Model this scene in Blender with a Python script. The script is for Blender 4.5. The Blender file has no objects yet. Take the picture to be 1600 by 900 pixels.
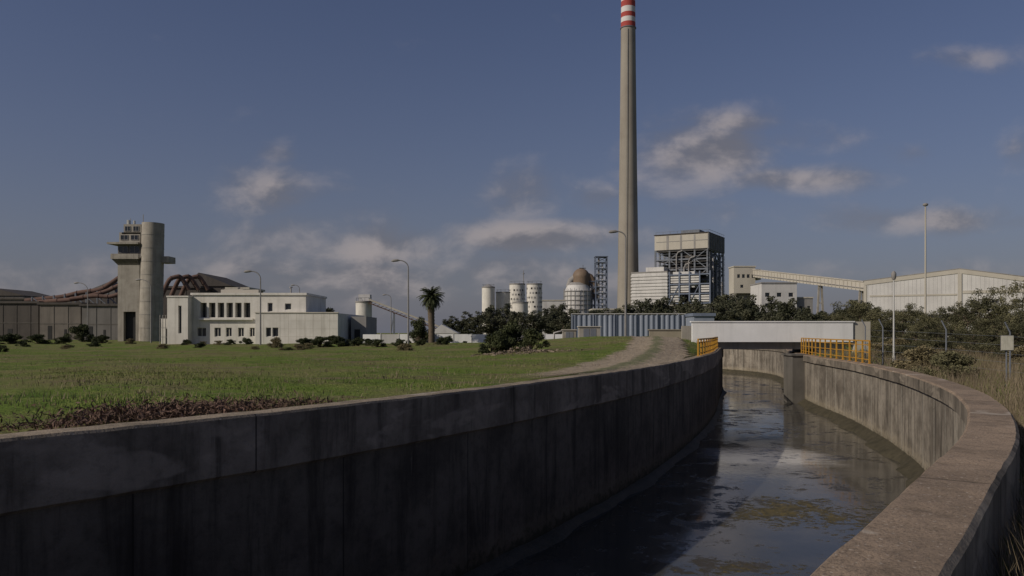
import bpy, math, random
import numpy as np
from mathutils import Vector, Matrix
random.seed(7); np.random.seed(7)
S=bpy.context.scene
S.view_settings.view_transform='Standard'; S.view_settings.look='None'; S.view_settings.exposure=0
F=1244.4; CZ=1.6
# image pixel coordinates + estimated depth -> world metres
def X(a,d): return (a-800.0)*d/F
def Z(e,d): return CZ+(520.0-e)*d/F
# ------------------------------------------------------------ materials
def newmat(name):
    m=bpy.data.materials.new(name); m.use_nodes=True
    nt=m.node_tree; b=nt.nodes['Principled BSDF']; return m,nt,b
def N(nt,t,**k):
    n=nt.nodes.new(t)
    for a,v in k.items(): setattr(n,a,v)
    return n
def L(nt,a,b): nt.links.new(a,b)
def math_(nt,op,a,b=None,c=None,clamp=False):
    n=N(nt,'ShaderNodeMath',operation=op); n.use_clamp=clamp
    for i,v in enumerate((a,b,c)):
        if v is None: continue
        if isinstance(v,(int,float)): n.inputs[i].default_value=v
        else: L(nt,v,n.inputs[i])
    return n.outputs[0]
def mixc(nt,f,a,b,bt='MIX'):
    n=N(nt,'ShaderNodeMix',data_type='RGBA',blend_type=bt)
    for s,v in ((n.inputs[0],f),(n.inputs[6],a),(n.inputs[7],b)):
        if isinstance(v,(int,float)): s.default_value=v
        elif isinstance(v,tuple): s.default_value=(*v,1)
        else: L(nt,v,s)
    return n.outputs[2]
def noise(nt,vec,scale,detail=5,rough=.55,dist=0):
    n=N(nt,'ShaderNodeTexNoise'); n.inputs['Scale'].default_value=scale
    n.inputs['Detail'].default_value=detail; n.inputs['Roughness'].default_value=rough
    n.inputs['Distortion'].default_value=dist
    if vec is not None: L(nt,vec,n.inputs['Vector'])
    return n.outputs['Fac']
def ss(nt,v,a,b):
    n=N(nt,'ShaderNodeMapRange',interpolation_type='SMOOTHSTEP'); L(nt,v,n.inputs[0])
    n.inputs[1].default_value=a; n.inputs[2].default_value=b; return n.outputs[0]
def vscale(nt,vec,s):
    n=N(nt,'ShaderNodeVectorMath',operation='MULTIPLY'); L(nt,vec,n.inputs[0]); n.inputs[1].default_value=s; return n.outputs[0]
def bump(nt,b,h,dist,st=.6):
    n=N(nt,'ShaderNodeBump'); n.inputs['Distance'].default_value=dist; n.inputs['Strength'].default_value=st
    L(nt,h,n.inputs['Height']); L(nt,n.outputs[0],b.inputs['Normal'])
def mat(name,c1,c2=None,scale=1.0,rough=.8,metal=0,streak=True,bmp=0.0):
    m,nt,b=newmat(name); c2=c2 or tuple(x*.65 for x in c1)
    g=N(nt,'ShaderNodeNewGeometry').outputs['Position']
    n1=noise(nt,g,scale,6,.6)
    f=ss(nt,n1,.35,.7)
    if streak:
        n2=noise(nt,vscale(nt,g,(2.2*scale,2.2*scale,.15*scale)),1.5,5,.6)
        f=math_(nt,'MULTIPLY_ADD',ss(nt,n2,.45,.75),.6,math_(nt,'MULTIPLY',f,.5),clamp=True)
    L(nt,mixc(nt,f,c1,c2),b.inputs['Base Color'])
    b.inputs['Roughness'].default_value=rough; b.inputs['Metallic'].default_value=metal
    b.inputs['Specular IOR Level'].default_value=.3
    if bmp: bump(nt,b,noise(nt,g,scale*12,4),bmp)
    return m
def leafmat(name,c1,c2,sc=.8):
    m,nt,b=newmat(name)
    g=N(nt,'ShaderNodeNewGeometry').outputs['Position']
    r=N(nt,'ShaderNodeNewGeometry').outputs['Random Per Island']
    f=math_(nt,'ADD',math_(nt,'MULTIPLY',ss(nt,noise(nt,g,sc,3),.35,.65),.6),math_(nt,'MULTIPLY',r,.4),clamp=True)
    L(nt,mixc(nt,f,c1,c2),b.inputs['Base Color']); b.inputs['Roughness'].default_value=.7
    b.inputs['Specular IOR Level'].default_value=.2
    return m
M={}
M['conc']=mat('concrete',(.34,.315,.27),(.18,.16,.135),.6)
M['concd']=mat('dark_concrete',(.13,.12,.105),(.06,.056,.05),.8)
M['chim']=mat('chimney_concrete',(.29,.265,.225),(.2,.175,.145),.05)
M['white']=mat('white_paint',(.66,.635,.58),(.46,.44,.39),.5)
M['bwhite']=mat('bright_white_paint',(.8,.8,.79),(.64,.64,.63),.5)
M['roofw']=mat('roof_trim',(.5,.47,.4),(.38,.35,.3),.5)
M['glass'],_nt,_b=newmat('window_glass'); _b.inputs['Base Color'].default_value=(.02,.024,.03,1); _b.inputs['Roughness'].default_value=.12
M['dark']=mat('dark_recess',(.03,.03,.03),(.018,.018,.018),.5)
M['beige']=mat('beige_cladding',(.46,.43,.37),(.36,.335,.285),.1)
M['steel']=mat('painted_steel',(.17,.185,.21),(.1,.11,.13),.3)
M['steelb']=mat('blue_steel',(.16,.19,.25),(.1,.12,.17),.3)
M['greyc']=mat('grey_cladding',(.28,.27,.26),(.18,.17,.16),.2)
M['greyd']=mat('weathered_grey_panels',(.16,.15,.14),(.1,.094,.086),.3)
M['whitec']=mat('white_cladding',(.56,.55,.53),(.41,.4,.39),.2)
M['brownc']=mat('brown_panels',(.17,.15,.13),(.095,.085,.073),.3)
M['duct']=mat('rusty_duct',(.14,.088,.07),(.085,.055,.046),.3,rough=.95)
M['droof']=mat('dark_roof',(.08,.07,.062),(.045,.04,.036),.3)
M['red']=mat('red_paint',(.36,.06,.05),(.27,.05,.04),.05)
M['wband']=mat('white_band_paint',(.6,.58,.56),(.5,.48,.46),.05)
M['yellow']=mat('yellow_paint',(.5,.27,.035),(.33,.16,.028),2,rough=.6)
M['pole']=mat('galvanised_pole',(.27,.26,.25),(.2,.19,.18),1,rough=.5,metal=.3)
M['polew']=mat('white_pole_paint',(.5,.5,.48),(.36,.36,.34),1,rough=.5)
M['bronze']=mat('brown_vessel',(.2,.145,.1),(.13,.095,.07),.15,rough=.6)
M['blued']=mat('blue_grey_sheet',(.25,.28,.34),(.17,.2,.25),.2,rough=.6)
M['trunk']=mat('bark',(.13,.1,.07),(.07,.055,.04),3)
M['sign']=mat('sign_face',(.6,.58,.48),(.42,.4,.32),6)
M['sand']=mat('sandy_render',(.34,.3,.22),(.25,.22,.16),.5)
M['leafd']=leafmat('eucalyptus_leaves',(.028,.034,.02),(.1,.1,.06),.2)
M['leafm']=leafmat('shrub_leaves',(.04,.042,.022),(.16,.15,.08),.45)
M['leafb']=leafmat('bush_leaves',(.022,.03,.013),(.075,.085,.034),1.5)
M['leafy']=leafmat('dry_shrub_leaves',(.1,.085,.045),(.24,.2,.11),2)
M['palm']=leafmat('palm_leaves',(.022,.03,.013),(.07,.08,.035),2)
M['grass']=leafmat('grass_blades',(.09,.13,.024),(.21,.225,.065),.25)
M['dryg']=leafmat('dry_grass_blades',(.12,.095,.06),(.26,.21,.14),.6)
M['brush']=leafmat('dry_red_brush',(.06,.04,.03),(.17,.105,.08),2)
M['rock']=mat('rubble',(.22,.175,.13),(.12,.095,.07),3)

# ground
m,nt,b=newmat('ground_grass'); M['ground']=m
g=N(nt,'ShaderNodeNewGeometry').outputs['Position']
at=N(nt,'ShaderNodeAttribute',attribute_name='dirt').outputs['Fac']
gn=noise(nt,g,.12,6,.65); gf=noise(nt,g,1.3,6,.7); gff=noise(nt,g,9,4,.7); gm=noise(nt,g,.4,6,.7)
green=mixc(nt,ss(nt,gf,.35,.7),(.075,.125,.018),(.2,.225,.06))
green=mixc(nt,ss(nt,gm,.42,.6),green,(.125,.185,.03))
green=mixc(nt,math_(nt,'MULTIPLY',ss(nt,gn,.44,.6),.8),green,(.2,.175,.08))
dirt=mixc(nt,ss(nt,gf,.35,.65),(.22,.165,.11),(.12,.088,.06))
f=ss(nt,math_(nt,'ADD',at,math_(nt,'MULTIPLY',math_(nt,'SUBTRACT',gf,.5),1.1)),.4,.62)
f2=math_(nt,'MAXIMUM',f,math_(nt,'MULTIPLY',ss(nt,noise(nt,vscale(nt,g,(.5,1,.5)),.35,7,.72),.51,.62),.7))
col=mixc(nt,f2,green,dirt)
col=mixc(nt,math_(nt,'MULTIPLY',ss(nt,gff,.42,.8),.55),col,(.03,.03,.012))
L(nt,col,b.inputs['Base Color']); b.inputs['Roughness'].default_value=.95; b.inputs['Specular IOR Level'].default_value=.1
bump(nt,b,math_(nt,'ADD',gf,gff),.12,.8)
# track
m,nt,b=newmat('dirt_track'); M['track']=m
uv=N(nt,'ShaderNodeUVMap').outputs[0]; sp=N(nt,'ShaderNodeSeparateXYZ'); L(nt,uv,sp.inputs[0])
g=N(nt,'ShaderNodeNewGeometry').outputs['Position']
a=math_(nt,'ABSOLUTE',math_(nt,'SUBTRACT',sp.outputs[0],.5))
nn=noise(nt,g,1.1,6,.7)
edge=math_(nt,'ADD',a,math_(nt,'MULTIPLY',math_(nt,'SUBTRACT',nn,.5),.4))
al=math_(nt,'MULTIPLY',math_(nt,'SUBTRACT',1.0,ss(nt,edge,.34,.44)),ss(nt,math_(nt,'ADD',sp.outputs[1],math_(nt,'MULTIPLY',nn,6)),2.5,7))
mid=math_(nt,'SUBTRACT',1.0,ss(nt,edge,.02,.12))
col=mixc(nt,ss(nt,noise(nt,g,4,5,.7),.35,.65),(.38,.31,.22),(.24,.19,.13))
col=mixc(nt,math_(nt,'MULTIPLY',mid,.85),col,(.12,.13,.05))
L(nt,col,b.inputs['Base Color']); b.inputs['Roughness'].default_value=.95; L(nt,al,b.inputs['Alpha'])
bump(nt,b,math_(nt,'ADD',nn,noise(nt,g,6,4,.7)),.12,.9)

def canalmat(name,c1,c2,seam,kind,rib=False):
    m,nt,b=newmat(name)
    uv=N(nt,'ShaderNodeUVMap').outputs[0]; sp=N(nt,'ShaderNodeSeparateXYZ'); L(nt,uv,sp.inputs[0])
    u,v=sp.outputs[0],sp.outputs[1]
    n1=noise(nt,uv,.55,8,.65); n2=noise(nt,uv,5,6,.7); nst=noise(nt,vscale(nt,uv,(1.6,.14,1)),1.4,7,.68,.3)
    n3=noise(nt,uv,38,3,.7)
    col=mixc(nt,ss(nt,n1,.38,.64),c1,c2)
    if kind!='top':
        col=mixc(nt,math_(nt,'MULTIPLY',ss(nt,nst,.46,.66),.75),col,tuple(x*.3 for x in c2))
        wst=noise(nt,vscale(nt,uv,(2.3,.2,1)),1.1,7,.7)
        col=mixc(nt,math_(nt,'MULTIPLY',ss(nt,wst,.62,.72),.5),col,tuple(min(1,x*1.7) for x in c1))
    if kind=='band':
        pt=ss(nt,noise(nt,vscale(nt,uv,(.35,1,1)),.8,4,.6,.5),.57,.6)
        col=mixc(nt,math_(nt,'MULTIPLY',pt,.45),col,tuple(min(1,x*1.5) for x in c1))
    col=mixc(nt,math_(nt,'MULTIPLY',ss(nt,n2,.45,.7),.45),col,tuple(x*.5 for x in c2))
    if kind=='side':
        vb=math_(nt,'ADD',v,math_(nt,'MULTIPLY',math_(nt,'SUBTRACT',n2,.5),1.1))
        lo=math_(nt,'SUBTRACT',1.0,ss(nt,vb,-2.5,-1.9))
        col=mixc(nt,math_(nt,'MULTIPLY',lo,.6),col,(c1[0]*1.3,c1[1]*1.25,c1[2]*1.1))
        wet=math_(nt,'SUBTRACT',1.0,ss(nt,vb,-2.55,-2.25))
        col=mixc(nt,math_(nt,'MULTIPLY',wet,.85),col,(.02,.02,.012))
    if kind=='top':
        sp2=ss(nt,n3,.5,.62)
        col=mixc(nt,math_(nt,'MULTIPLY',sp2,.7),col,tuple(x*.35 for x in c1))
        sp3=ss(nt,noise(nt,uv,24,2,.5),.64,.7)
        col=mixc(nt,math_(nt,'MULTIPLY',sp3,.6),col,(.46,.41,.35))
        pt=ss(nt,noise(nt,uv,.9,3,.6),.6,.64)
        col=mixc(nt,math_(nt,'MULTIPLY',pt,.6),col,(.42,.37,.31))
        dk=ss(nt,noise(nt,uv,1.7,5,.7),.52,.64)
        col=mixc(nt,math_(nt,'MULTIPLY',dk,.45),col,tuple(x*.4 for x in c2))
    fr=math_(nt,'FRACT',math_(nt,'DIVIDE',math_(nt,'ADD',u,200.3),seam))
    dd=math_(nt,'ABSOLUTE',math_(nt,'SUBTRACT',fr,.5))
    if rib:
        pl_=math_(nt,'MULTIPLY',math_(nt,'LESS_THAN',dd,.07/seam),ss(nt,n2,.3,.55))
        col=mixc(nt,math_(nt,'MULTIPLY',pl_,.65),col,(.4,.37,.31))
    jl=math_(nt,'LESS_THAN',dd,.012/seam)
    col=mixc(nt,math_(nt,'MULTIPLY',jl,.75),col,(.012,.011,.01))
    L(nt,col,b.inputs['Base Color']); b.inputs['Roughness'].default_value=.9; b.inputs['Specular IOR Level'].default_value=.25
    h=math_(nt,'SUBTRACT',math_(nt,'ADD',math_(nt,'ADD',n2,math_(nt,'MULTIPLY',n3,.35)),n1),math_(nt,'MULTIPLY',jl,.8))
    bump(nt,b,h,.035,.7)
    return m
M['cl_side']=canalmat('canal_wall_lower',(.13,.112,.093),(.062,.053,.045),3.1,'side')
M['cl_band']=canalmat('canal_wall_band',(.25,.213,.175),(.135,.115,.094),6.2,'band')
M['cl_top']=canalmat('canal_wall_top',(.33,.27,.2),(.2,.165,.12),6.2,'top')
M['cr_side']=canalmat('canal_wall_right_lower',(.3,.265,.215),(.145,.125,.1),1.9,'side',True)
M['cr_band']=canalmat('canal_wall_right_band',(.25,.215,.17),(.13,.112,.088),3.8,'band')
M['cr_top']=canalmat('canal_wall_right_top',(.33,.25,.18),(.22,.168,.122),9.1,'top')
# water
m,nt,b=newmat('canal_water'); M['water']=m
g=N(nt,'ShaderNodeNewGeometry').outputs['Position']
at=N(nt,'ShaderNodeAttribute',attribute_name='algae').outputs['Fac']
refl=N(nt,'ShaderNodeAttribute',attribute_name='parapet_reflection').outputs['Fac']
n1=noise(nt,g,.45,8,.7,.6); n2=noise(nt,g,6,6,.75); n3=noise(nt,g,.5,5,.6); n4=noise(nt,g,1.6,7,.75,.4)
scum=ss(nt,math_(nt,'ADD',math_(nt,'ADD',n1,math_(nt,'MULTIPLY',math_(nt,'SUBTRACT',n2,.5),.85)),at),.71,.79)
deb=math_(nt,'MULTIPLY',ss(nt,math_(nt,'ADD',n4,math_(nt,'MULTIPLY',math_(nt,'SUBTRACT',n1,.5),.8)),.57,.66),.8)
refl_noise=noise(nt,vscale(nt,g,(.6,2.0,1)),1.6,8,.75,.3)
refl_mask=math_(nt,'MULTIPLY',ss(nt,math_(nt,'ADD',refl,math_(nt,'MULTIPLY',math_(nt,'SUBTRACT',refl_noise,.5),1.5)),.3,.85),.7)
ac=mixc(nt,ss(nt,n2,.4,.6),(.13,.1,.03),(.05,.042,.018))
ac=mixc(nt,ss(nt,noise(nt,g,14,3,.7),.58,.66),ac,(.26,.19,.04))
col=mixc(nt,ss(nt,n3,.4,.7),(.045,.044,.038),(.08,.074,.062))
col=mixc(nt,refl_mask,col,(.5,.48,.46))  # streaky reflection of the white parapet, painted into the water colour
col=mixc(nt,math_(nt,'MULTIPLY',deb,.9),col,(.05,.04,.024))
col=mixc(nt,scum,col,ac)
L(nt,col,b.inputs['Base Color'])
L(nt,math_(nt,'MULTIPLY_ADD',math_(nt,'MAXIMUM',scum,deb),.5,math_(nt,'MULTIPLY_ADD',ss(nt,n3,.45,.6),.08,.05)),b.inputs['Roughness'])
b.inputs['IOR'].default_value=1.4
wb=math_(nt,'ADD',math_(nt,'MULTIPLY',noise(nt,vscale(nt,g,(1.2,.7,1)),3,5,.65),.4),math_(nt,'MULTIPLY',math_(nt,'MULTIPLY',math_(nt,'MAXIMUM',scum,deb),n2),1.2))
bump(nt,b,wb,.014,.5)
M['mud']=mat('canal_mud',(.06,.05,.034),(.025,.023,.014),1.5,rough=.7,bmp=.05)
M['mudp']=mat('mossy_mud',(.075,.064,.04),(.026,.024,.013),2.5,rough=.85,bmp=.05)

class MB:
    def __init__(s): s.v=[];s.f=[];s.mi=[];s.sm=[];s.mats=[]
    def _m(s,m):
        m=M[m]
        if m not in s.mats: s.mats.append(m)
        return s.mats.index(m)
    def add(s,vs,fs,m,smooth=False):
        o=len(s.v); s.v+= [tuple(p) for p in vs]; k=s._m(m)
        for f in fs: s.f.append(tuple(i+o for i in f)); s.mi.append(k); s.sm.append(smooth)
        return s
    def box(s,x0,x1,y0,y1,z0,z1,m):
        vs=[(x0,y0,z0),(x1,y0,z0),(x1,y1,z0),(x0,y1,z0),(x0,y0,z1),(x1,y0,z1),(x1,y1,z1),(x0,y1,z1)]
        return s.add(vs,[(0,3,2,1),(4,5,6,7),(0,1,5,4),(1,2,6,5),(2,3,7,6),(3,0,4,7)],m)
    def beam(s,p,q,w,m,h=None):
        h=h or w; p=Vector(p);q=Vector(q);d=(q-p).normalized()
        up=Vector((0,0,1)) if abs(d.z)<.9 else Vector((0,1,0))
        a=d.cross(up).normalized()*w/2; c=a.cross(d).normalized()*h/2
        vs=[p-a-c,p+a-c,p+a+c,p-a+c,q-a-c,q+a-c,q+a+c,q-a+c]
        return s.add(vs,[(0,3,2,1),(4,5,6,7),(0,1,5,4),(1,2,6,5),(2,3,7,6),(3,0,4,7)],m)
    def tube(s,path,rad,n,m,caps=True,smooth=True):
        path=[Vector(p) for p in path]
        if isinstance(rad,(int,float)): rad=[rad]*len(path)
        vs=[];fs=[];a=None
        for i,p in enumerate(path):
            d=(path[min(i+1,len(path)-1)]-path[max(i-1,0)]).normalized()
            if a is None:
                up=Vector((0,1,0)) if abs(d.z)>.7 else Vector((0,0,1)); a=d.cross(up).normalized()
            else: a=(a-d*a.dot(d)).normalized()
            c=d.cross(a)
            for k in range(n):
                t=2*math.pi*k/n; vs.append(p+(a*math.cos(t)+c*math.sin(t))*rad[i])
        for i in range(len(path)-1):
            for k in range(n):
                k2=(k+1)%n; fs.append((i*n+k,i*n+k2,(i+1)*n+k2,(i+1)*n+k))
        s.add(vs,fs,m,smooth)
        if caps:
            o=len(path)-1
            s.add([vs[k] for k in range(n)],[tuple(reversed(range(n)))],m); s.add([vs[o*n+k] for k in range(n)],[tuple(range(n))],m)
        return s
    def poly(s,pts,ext,m):
        n=len(pts); e=Vector(ext); a=[Vector(p) for p in pts]; b=[p+e for p in a]
        return s.add(a+b,[tuple(reversed(range(n))),tuple(range(n,2*n))]+[(i,(i+1)%n,n+(i+1)%n,n+i) for i in range(n)],m)
    def facade(s,x0,x1,z0,z1,y,ops,m,rev=.25,mr=None):
        xs=sorted({x0,x1,*[o[0] for o in ops],*[o[1] for o in ops]}); zs=sorted({z0,z1,*[o[2] for o in ops],*[o[3] for o in ops]})
        for i in range(len(xs)-1):
            for j in range(len(zs)-1):
                cx=(xs[i]+xs[i+1])/2; cz=(zs[j]+zs[j+1])/2
                if any(o[0]<cx<o[1] and o[2]<cz<o[3] for o in ops): continue
                s.add([(xs[i],y,zs[j]),(xs[i+1],y,zs[j]),(xs[i+1],y,zs[j+1]),(xs[i],y,zs[j+1])],[(0,1,2,3)],m)
        for a,b_,c,d in ops:
            r=y+rev; q=[(a,c),(b_,c),(b_,d),(a,d)]
            for i in range(4):
                p,t=q[i],q[(i+1)%4]
                s.add([(p[0],y,p[1]),(t[0],y,t[1]),(t[0],r,t[1]),(p[0],r,p[1])],[(3,2,1,0)],mr or m)
        return s
    def obj(s,name,parent=None,loc=(0,0,0),rot=0):
        me=bpy.data.meshes.new(name); me.from_pydata(s.v,[],s.f)
        for mm in s.mats: me.materials.append(mm)
        me.polygons.foreach_set('material_index',s.mi); me.polygons.foreach_set('use_smooth',s.sm); me.update()
        return mkobj(name,me,parent,loc,rot)
def mkobj(name,me,parent=None,loc=(0,0,0),rot=0,scale=None):
    o=bpy.data.objects.new(name,me); S.collection.objects.link(o); o.location=loc; o.rotation_euler=(0,0,rot)
    if scale: o.scale=scale
    if parent: o.parent=parent
    return o
def tag(o,label,cat,group=None,kind=None):
    o['label']=label; o['category']=cat
    if group: o['group']=group
    if kind: o['kind']=kind
    return o
def struct(o): o['kind']='structure'; return o
def thing(name,label,cat,loc=(0,0,0),rot=0,group=None,scale=None):
    e=mkobj(name,None,None,loc,rot,scale); e.empty_display_size=.5; return tag(e,label,cat,group)
def window(parent,x0,x1,z0,z1,y,mull=1,m='white'):
    b=MB(); w=.07
    b.box(x0,x1,y,y+.03,z0,z1,'glass')
    b.box(x0,x1,y-.04,y,z0,z0+w,m).box(x0,x1,y-.04,y,z1-w,z1,m)
    for i in range(mull+2):
        xx=x0+(x1-x0-w)*i/(mull+1); b.box(xx,xx+w,y-.045,y-.002,z0+w,z1-w,m)
    return b.obj('window',parent)

# ------------------------------------------------------------ canal geometry
def spline(ks):
    ks=np.array(ks,float); x=ks[:,0]; y=ks[:,1]; n=len(x)
    t=np.zeros(n); dl=np.diff(y)/np.diff(x)
    t[1:-1]=(dl[1:]*np.diff(x)[:-1]+dl[:-1]*np.diff(x)[1:])/(x[2:]-x[:-2]); t[0]=dl[0];t[-1]=dl[-1]
    def f(q):
        q=np.clip(np.asarray(q,float),x[0],x[-1]); i=np.clip(np.searchsorted(x,q)-1,0,n-2)
        h=x[i+1]-x[i]; s_=(q-x[i])/h
        return ((1+2*s_)*(1-s_)**2*y[i]+s_*(1-s_)**2*h*t[i]+s_**2*(3-2*s_)*y[i+1]+s_**2*(s_-1)*h*t[i+1])
    return f
xr=spline([(-25,-21),(-10,-9.3),(0,-1.7),(4.4,1.59),(7.47,3.78),(10.2,5.7),(14,8.0),(17,9.5),(24,12.2),(35,15.2),(48,17.6),(60,20.8),(70,23.8),(80,25),(88,23.2),(95,18.5),(100,13)])
xl=spline([(-25,-31),(-10,-18.5),(0,-10.6),(7.54,-4.85),(10.4,-2.85),(13.5,-.95),(18,1.45),(22.6,3.65),(31,7.05),(40,10.15),(50,13.0),(60,15.8),(70,17.2),(78,16),(86,11),(93,5),(100,-3)])
def sst(v,a,b):
    t=np.clip((v-a)/(b-a),0,1); return t*t*(3-2*t)
def zg(x,y):
    x=np.asarray(x,float); y=np.asarray(y,float)
    uL=xl(y)-x; uR=x-xr(y)
    und=.05*np.sin(x*.31+1)*np.sin(y*.23)+.03*np.sin(x*.9+y*.5)+.02*np.sin(y*1.3-x*.6)
    fade=1-sst(y,85,120)
    zl=.50*np.exp(-(np.maximum(uL,0)/32)**2)*fade+.74*np.exp(-((x-9)/(5+.05*y))**2-(np.maximum(np.abs(y-62)-14,0)/15)**2)*sst(uL,0,2.6)+und*sst(uL,.5,4)
    zr=(-.6+.75*sst(y,9,40))*fade+und*sst(uR,.5,4)+.3*np.exp(-((y-57)/14)**2)*sst(uR,1,6)*np.exp(-((x-28)/25)**2)
    base=np.where(uL>-1,zl,zr)
    mid=zl*(1-sst(-uL,0,8))+zr*sst(-uL,0,8)
    return np.where((uL<=-1)&(uR<=-1),mid,base)
def gz(x,y): return float(zg(x,y))
ys=list(np.arange(-60,-25,5.0))+list(np.arange(-25,110.01,1.0))
st=1.3; yy=110
while yy<4500: yy+=st; st*=1.12; ys.append(yy)
ts=[0]+list(np.arange(1,64,1.2)); st=1.6; t=ts[-1]
while t<4500: t+=st; st*=1.16; ts.append(t)
ys=np.array(ys); ts=np.array(ts)
V=[]
for y in ys:
    a=float(xl(y))-.2; c=float(xr(y))+.35
    canal=-25<=y<=100
    xsL=a-ts[::-1]; xsR=c+ts
    zl=zg(xsL,np.full_like(xsL,y)); zr_=zg(xsR,np.full_like(xsR,y))
    if not canal: mzl=float(zl[-1]);mzr=float(zr_[0])
    else: mzl=mzr=-3.3
    row=list(zip(xsL,[y]*len(ts),zl))+[(a+.01,y,mzl),(c-.01,y,mzr)]+list(zip(xsR,[y]*len(ts),zr_))
    V+=row
nc=2*len(ts)+2; Fs=[]
for i in range(len(ys)-1):
    for j in range(nc-1):
        k=i*nc+j; Fs.append((k,k+1,k+nc+1,k+nc))
me=bpy.data.meshes.new('ground'); me.from_pydata(V,[],Fs); me.materials.append(M['ground'])
VA=np.array(V); uL=xl(VA[:,1])-VA[:,0]; uR=VA[:,0]-xr(VA[:,1])
d=np.where(uL>0,np.exp(-(uL/.9)**2)*.6,0)
d=d+np.where((uL>0),.6*np.exp(-((uL-1.9)/1.2)**2-((VA[:,1]-10.7)/1.7)**2),0)
d=d+np.where(uL>0,.35*np.exp(-((VA[:,0]-.5)/4)**2-((VA[:,1]-20)/3)**2),0)
d=d+np.where(uL>0,.4*np.exp(-((VA[:,0]-.3)/3)**2-((VA[:,1]-38)/3)**2),0)
d=d+np.where(uL>0,.25*sst(VA[:,1],90,130),0)+np.where(uL<=0,.25,0)
at=me.attributes.new('dirt','FLOAT','POINT'); at.data.foreach_set('value',d.astype(np.float32))
me.polygons.foreach_set('use_smooth',[True]*len(me.polygons))
struct(mkobj('ground',me))
def sweep(name,fx,side,prof,y0,y1,step=.3):
    q=np.arange(y0,y1+.01,step); px=fx(q); dx=np.gradient(px,q); nn=np.sqrt(1+dx*dx)
    nx=side/nn; ny=-side*dx/nn; arc=np.concatenate([[0],np.cumsum(np.hypot(np.diff(px),np.diff(q)))])
    v=[]; k=len(prof)
    rs=np.random.RandomState(3)
    sm=np.convolve(rs.randn(len(q)+12),np.ones(7)/7,'same')[6:-6]
    for i in range(len(q)):
        jz=rs.uniform(-.006,.006)+sm[i]*.012; jo=rs.uniform(-.005,.005)+sm[i]*.012
        for (o,z,_m) in prof: v.append((px[i]+nx[i]*(o+jo),q[i]+ny[i]*(o+jo),z+(jz if z>-.5 else 0)))
    me=bpy.data.meshes.new(name); F_=[];mi=[];mats=[];UV=[]
    for i in range(len(q)-1):
        for j in range(k-1):
            mm=M[prof[j][2]]
            if mm not in mats: mats.append(mm)
            f=(i*k+j,(i+1)*k+j,(i+1)*k+j+1,i*k+j+1)
            flat=prof[j][2].endswith('top')
            vv=lambda jj:(prof[jj][0] if flat else prof[jj][1])
            if side<0: f=f[::-1]; UV+=[(arc[i],vv(j+1)),(arc[i+1],vv(j+1)),(arc[i+1],vv(j)),(arc[i],vv(j))]
            else: UV+=[(arc[i],vv(j)),(arc[i+1],vv(j)),(arc[i+1],vv(j+1)),(arc[i],vv(j+1))]
            F_.append(f); mi.append(mats.index(mm))
    for e in (0,(len(q)-1)*k): F_.append(tuple(e+j for j in range(k))); mi.append(0); UV+=[(0,0)]*k
    me.from_pydata(v,[],F_)
    for mm in mats: me.materials.append(mm)
    me.polygons.foreach_set('material_index',mi)
    l=me.uv_layers.new(name='UVMap'); l.data.foreach_set('uv',np.array(UV,np.float32).ravel())
    me.update()
    return mkobj(name,me)
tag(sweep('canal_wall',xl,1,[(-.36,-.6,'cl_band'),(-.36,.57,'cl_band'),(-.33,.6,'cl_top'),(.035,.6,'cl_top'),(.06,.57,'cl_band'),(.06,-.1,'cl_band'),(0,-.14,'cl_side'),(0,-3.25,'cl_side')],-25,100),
 'dark stained concrete canal wall with protruding upper band','wall')
tag(sweep('canal_wall',xr,-1,[(-.66,-1.5,'cr_band'),(-.66,.21,'cr_band'),(-.62,.25,'cr_top'),(-.04,.25,'cr_top'),(0,.21,'cr_band'),(0,-.12,'cr_band'),(-.1,-.17,'cr_side'),(-.1,-3.25,'cr_side')],-25,100),
 'curving concrete canal wall with broad gravelly brown coping','wall')
b=MB(); b.box(-4,14,100,100.4,-3.3,.3,'concd'); tag(b.obj('canal_end_wall'),'plain grey concrete wall closing the canal','wall')
q=np.arange(-25,100.01,.5); nx_=17; V=[];Fs=[]
for y in q:
    a=float(xl(y))-.05;c=float(xr(y))+.15
    for j in range(nx_): V.append((a+(c-a)*j/(nx_-1),y,-2.7))
for i in range(len(q)-1):
    for j in range(nx_-1):
        k=i*nx_+j; Fs.append((k,k+1,k+nx_+1,k+nx_))
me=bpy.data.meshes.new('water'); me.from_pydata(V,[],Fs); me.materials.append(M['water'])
VA=np.array(V)
al=.29*np.exp(-((VA[:,0]-7.2)/2.2)**2-((VA[:,1]-18.8)/2.8)**2)+.16*np.exp(-((VA[:,0]-5)/2.5)**2-((VA[:,1]-14)/1.8)**2)+.1*np.exp(-((VA[:,0]-(xr(VA[:,1])-1))/1.0)**2)-.03
at=me.attributes.new('algae','FLOAT','POINT'); at.data.foreach_set('value',al.astype(np.float32))
al=1.0*np.exp(-((VA[:,0]-8.9)/2.4)**4-((VA[:,1]-27.8)/2.4)**2)  # mid-channel mask for the painted parapet reflection
at=me.attributes.new('parapet_reflection','FLOAT','POINT'); at.data.foreach_set('value',al.astype(np.float32))
struct(mkobj('water',me))
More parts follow.
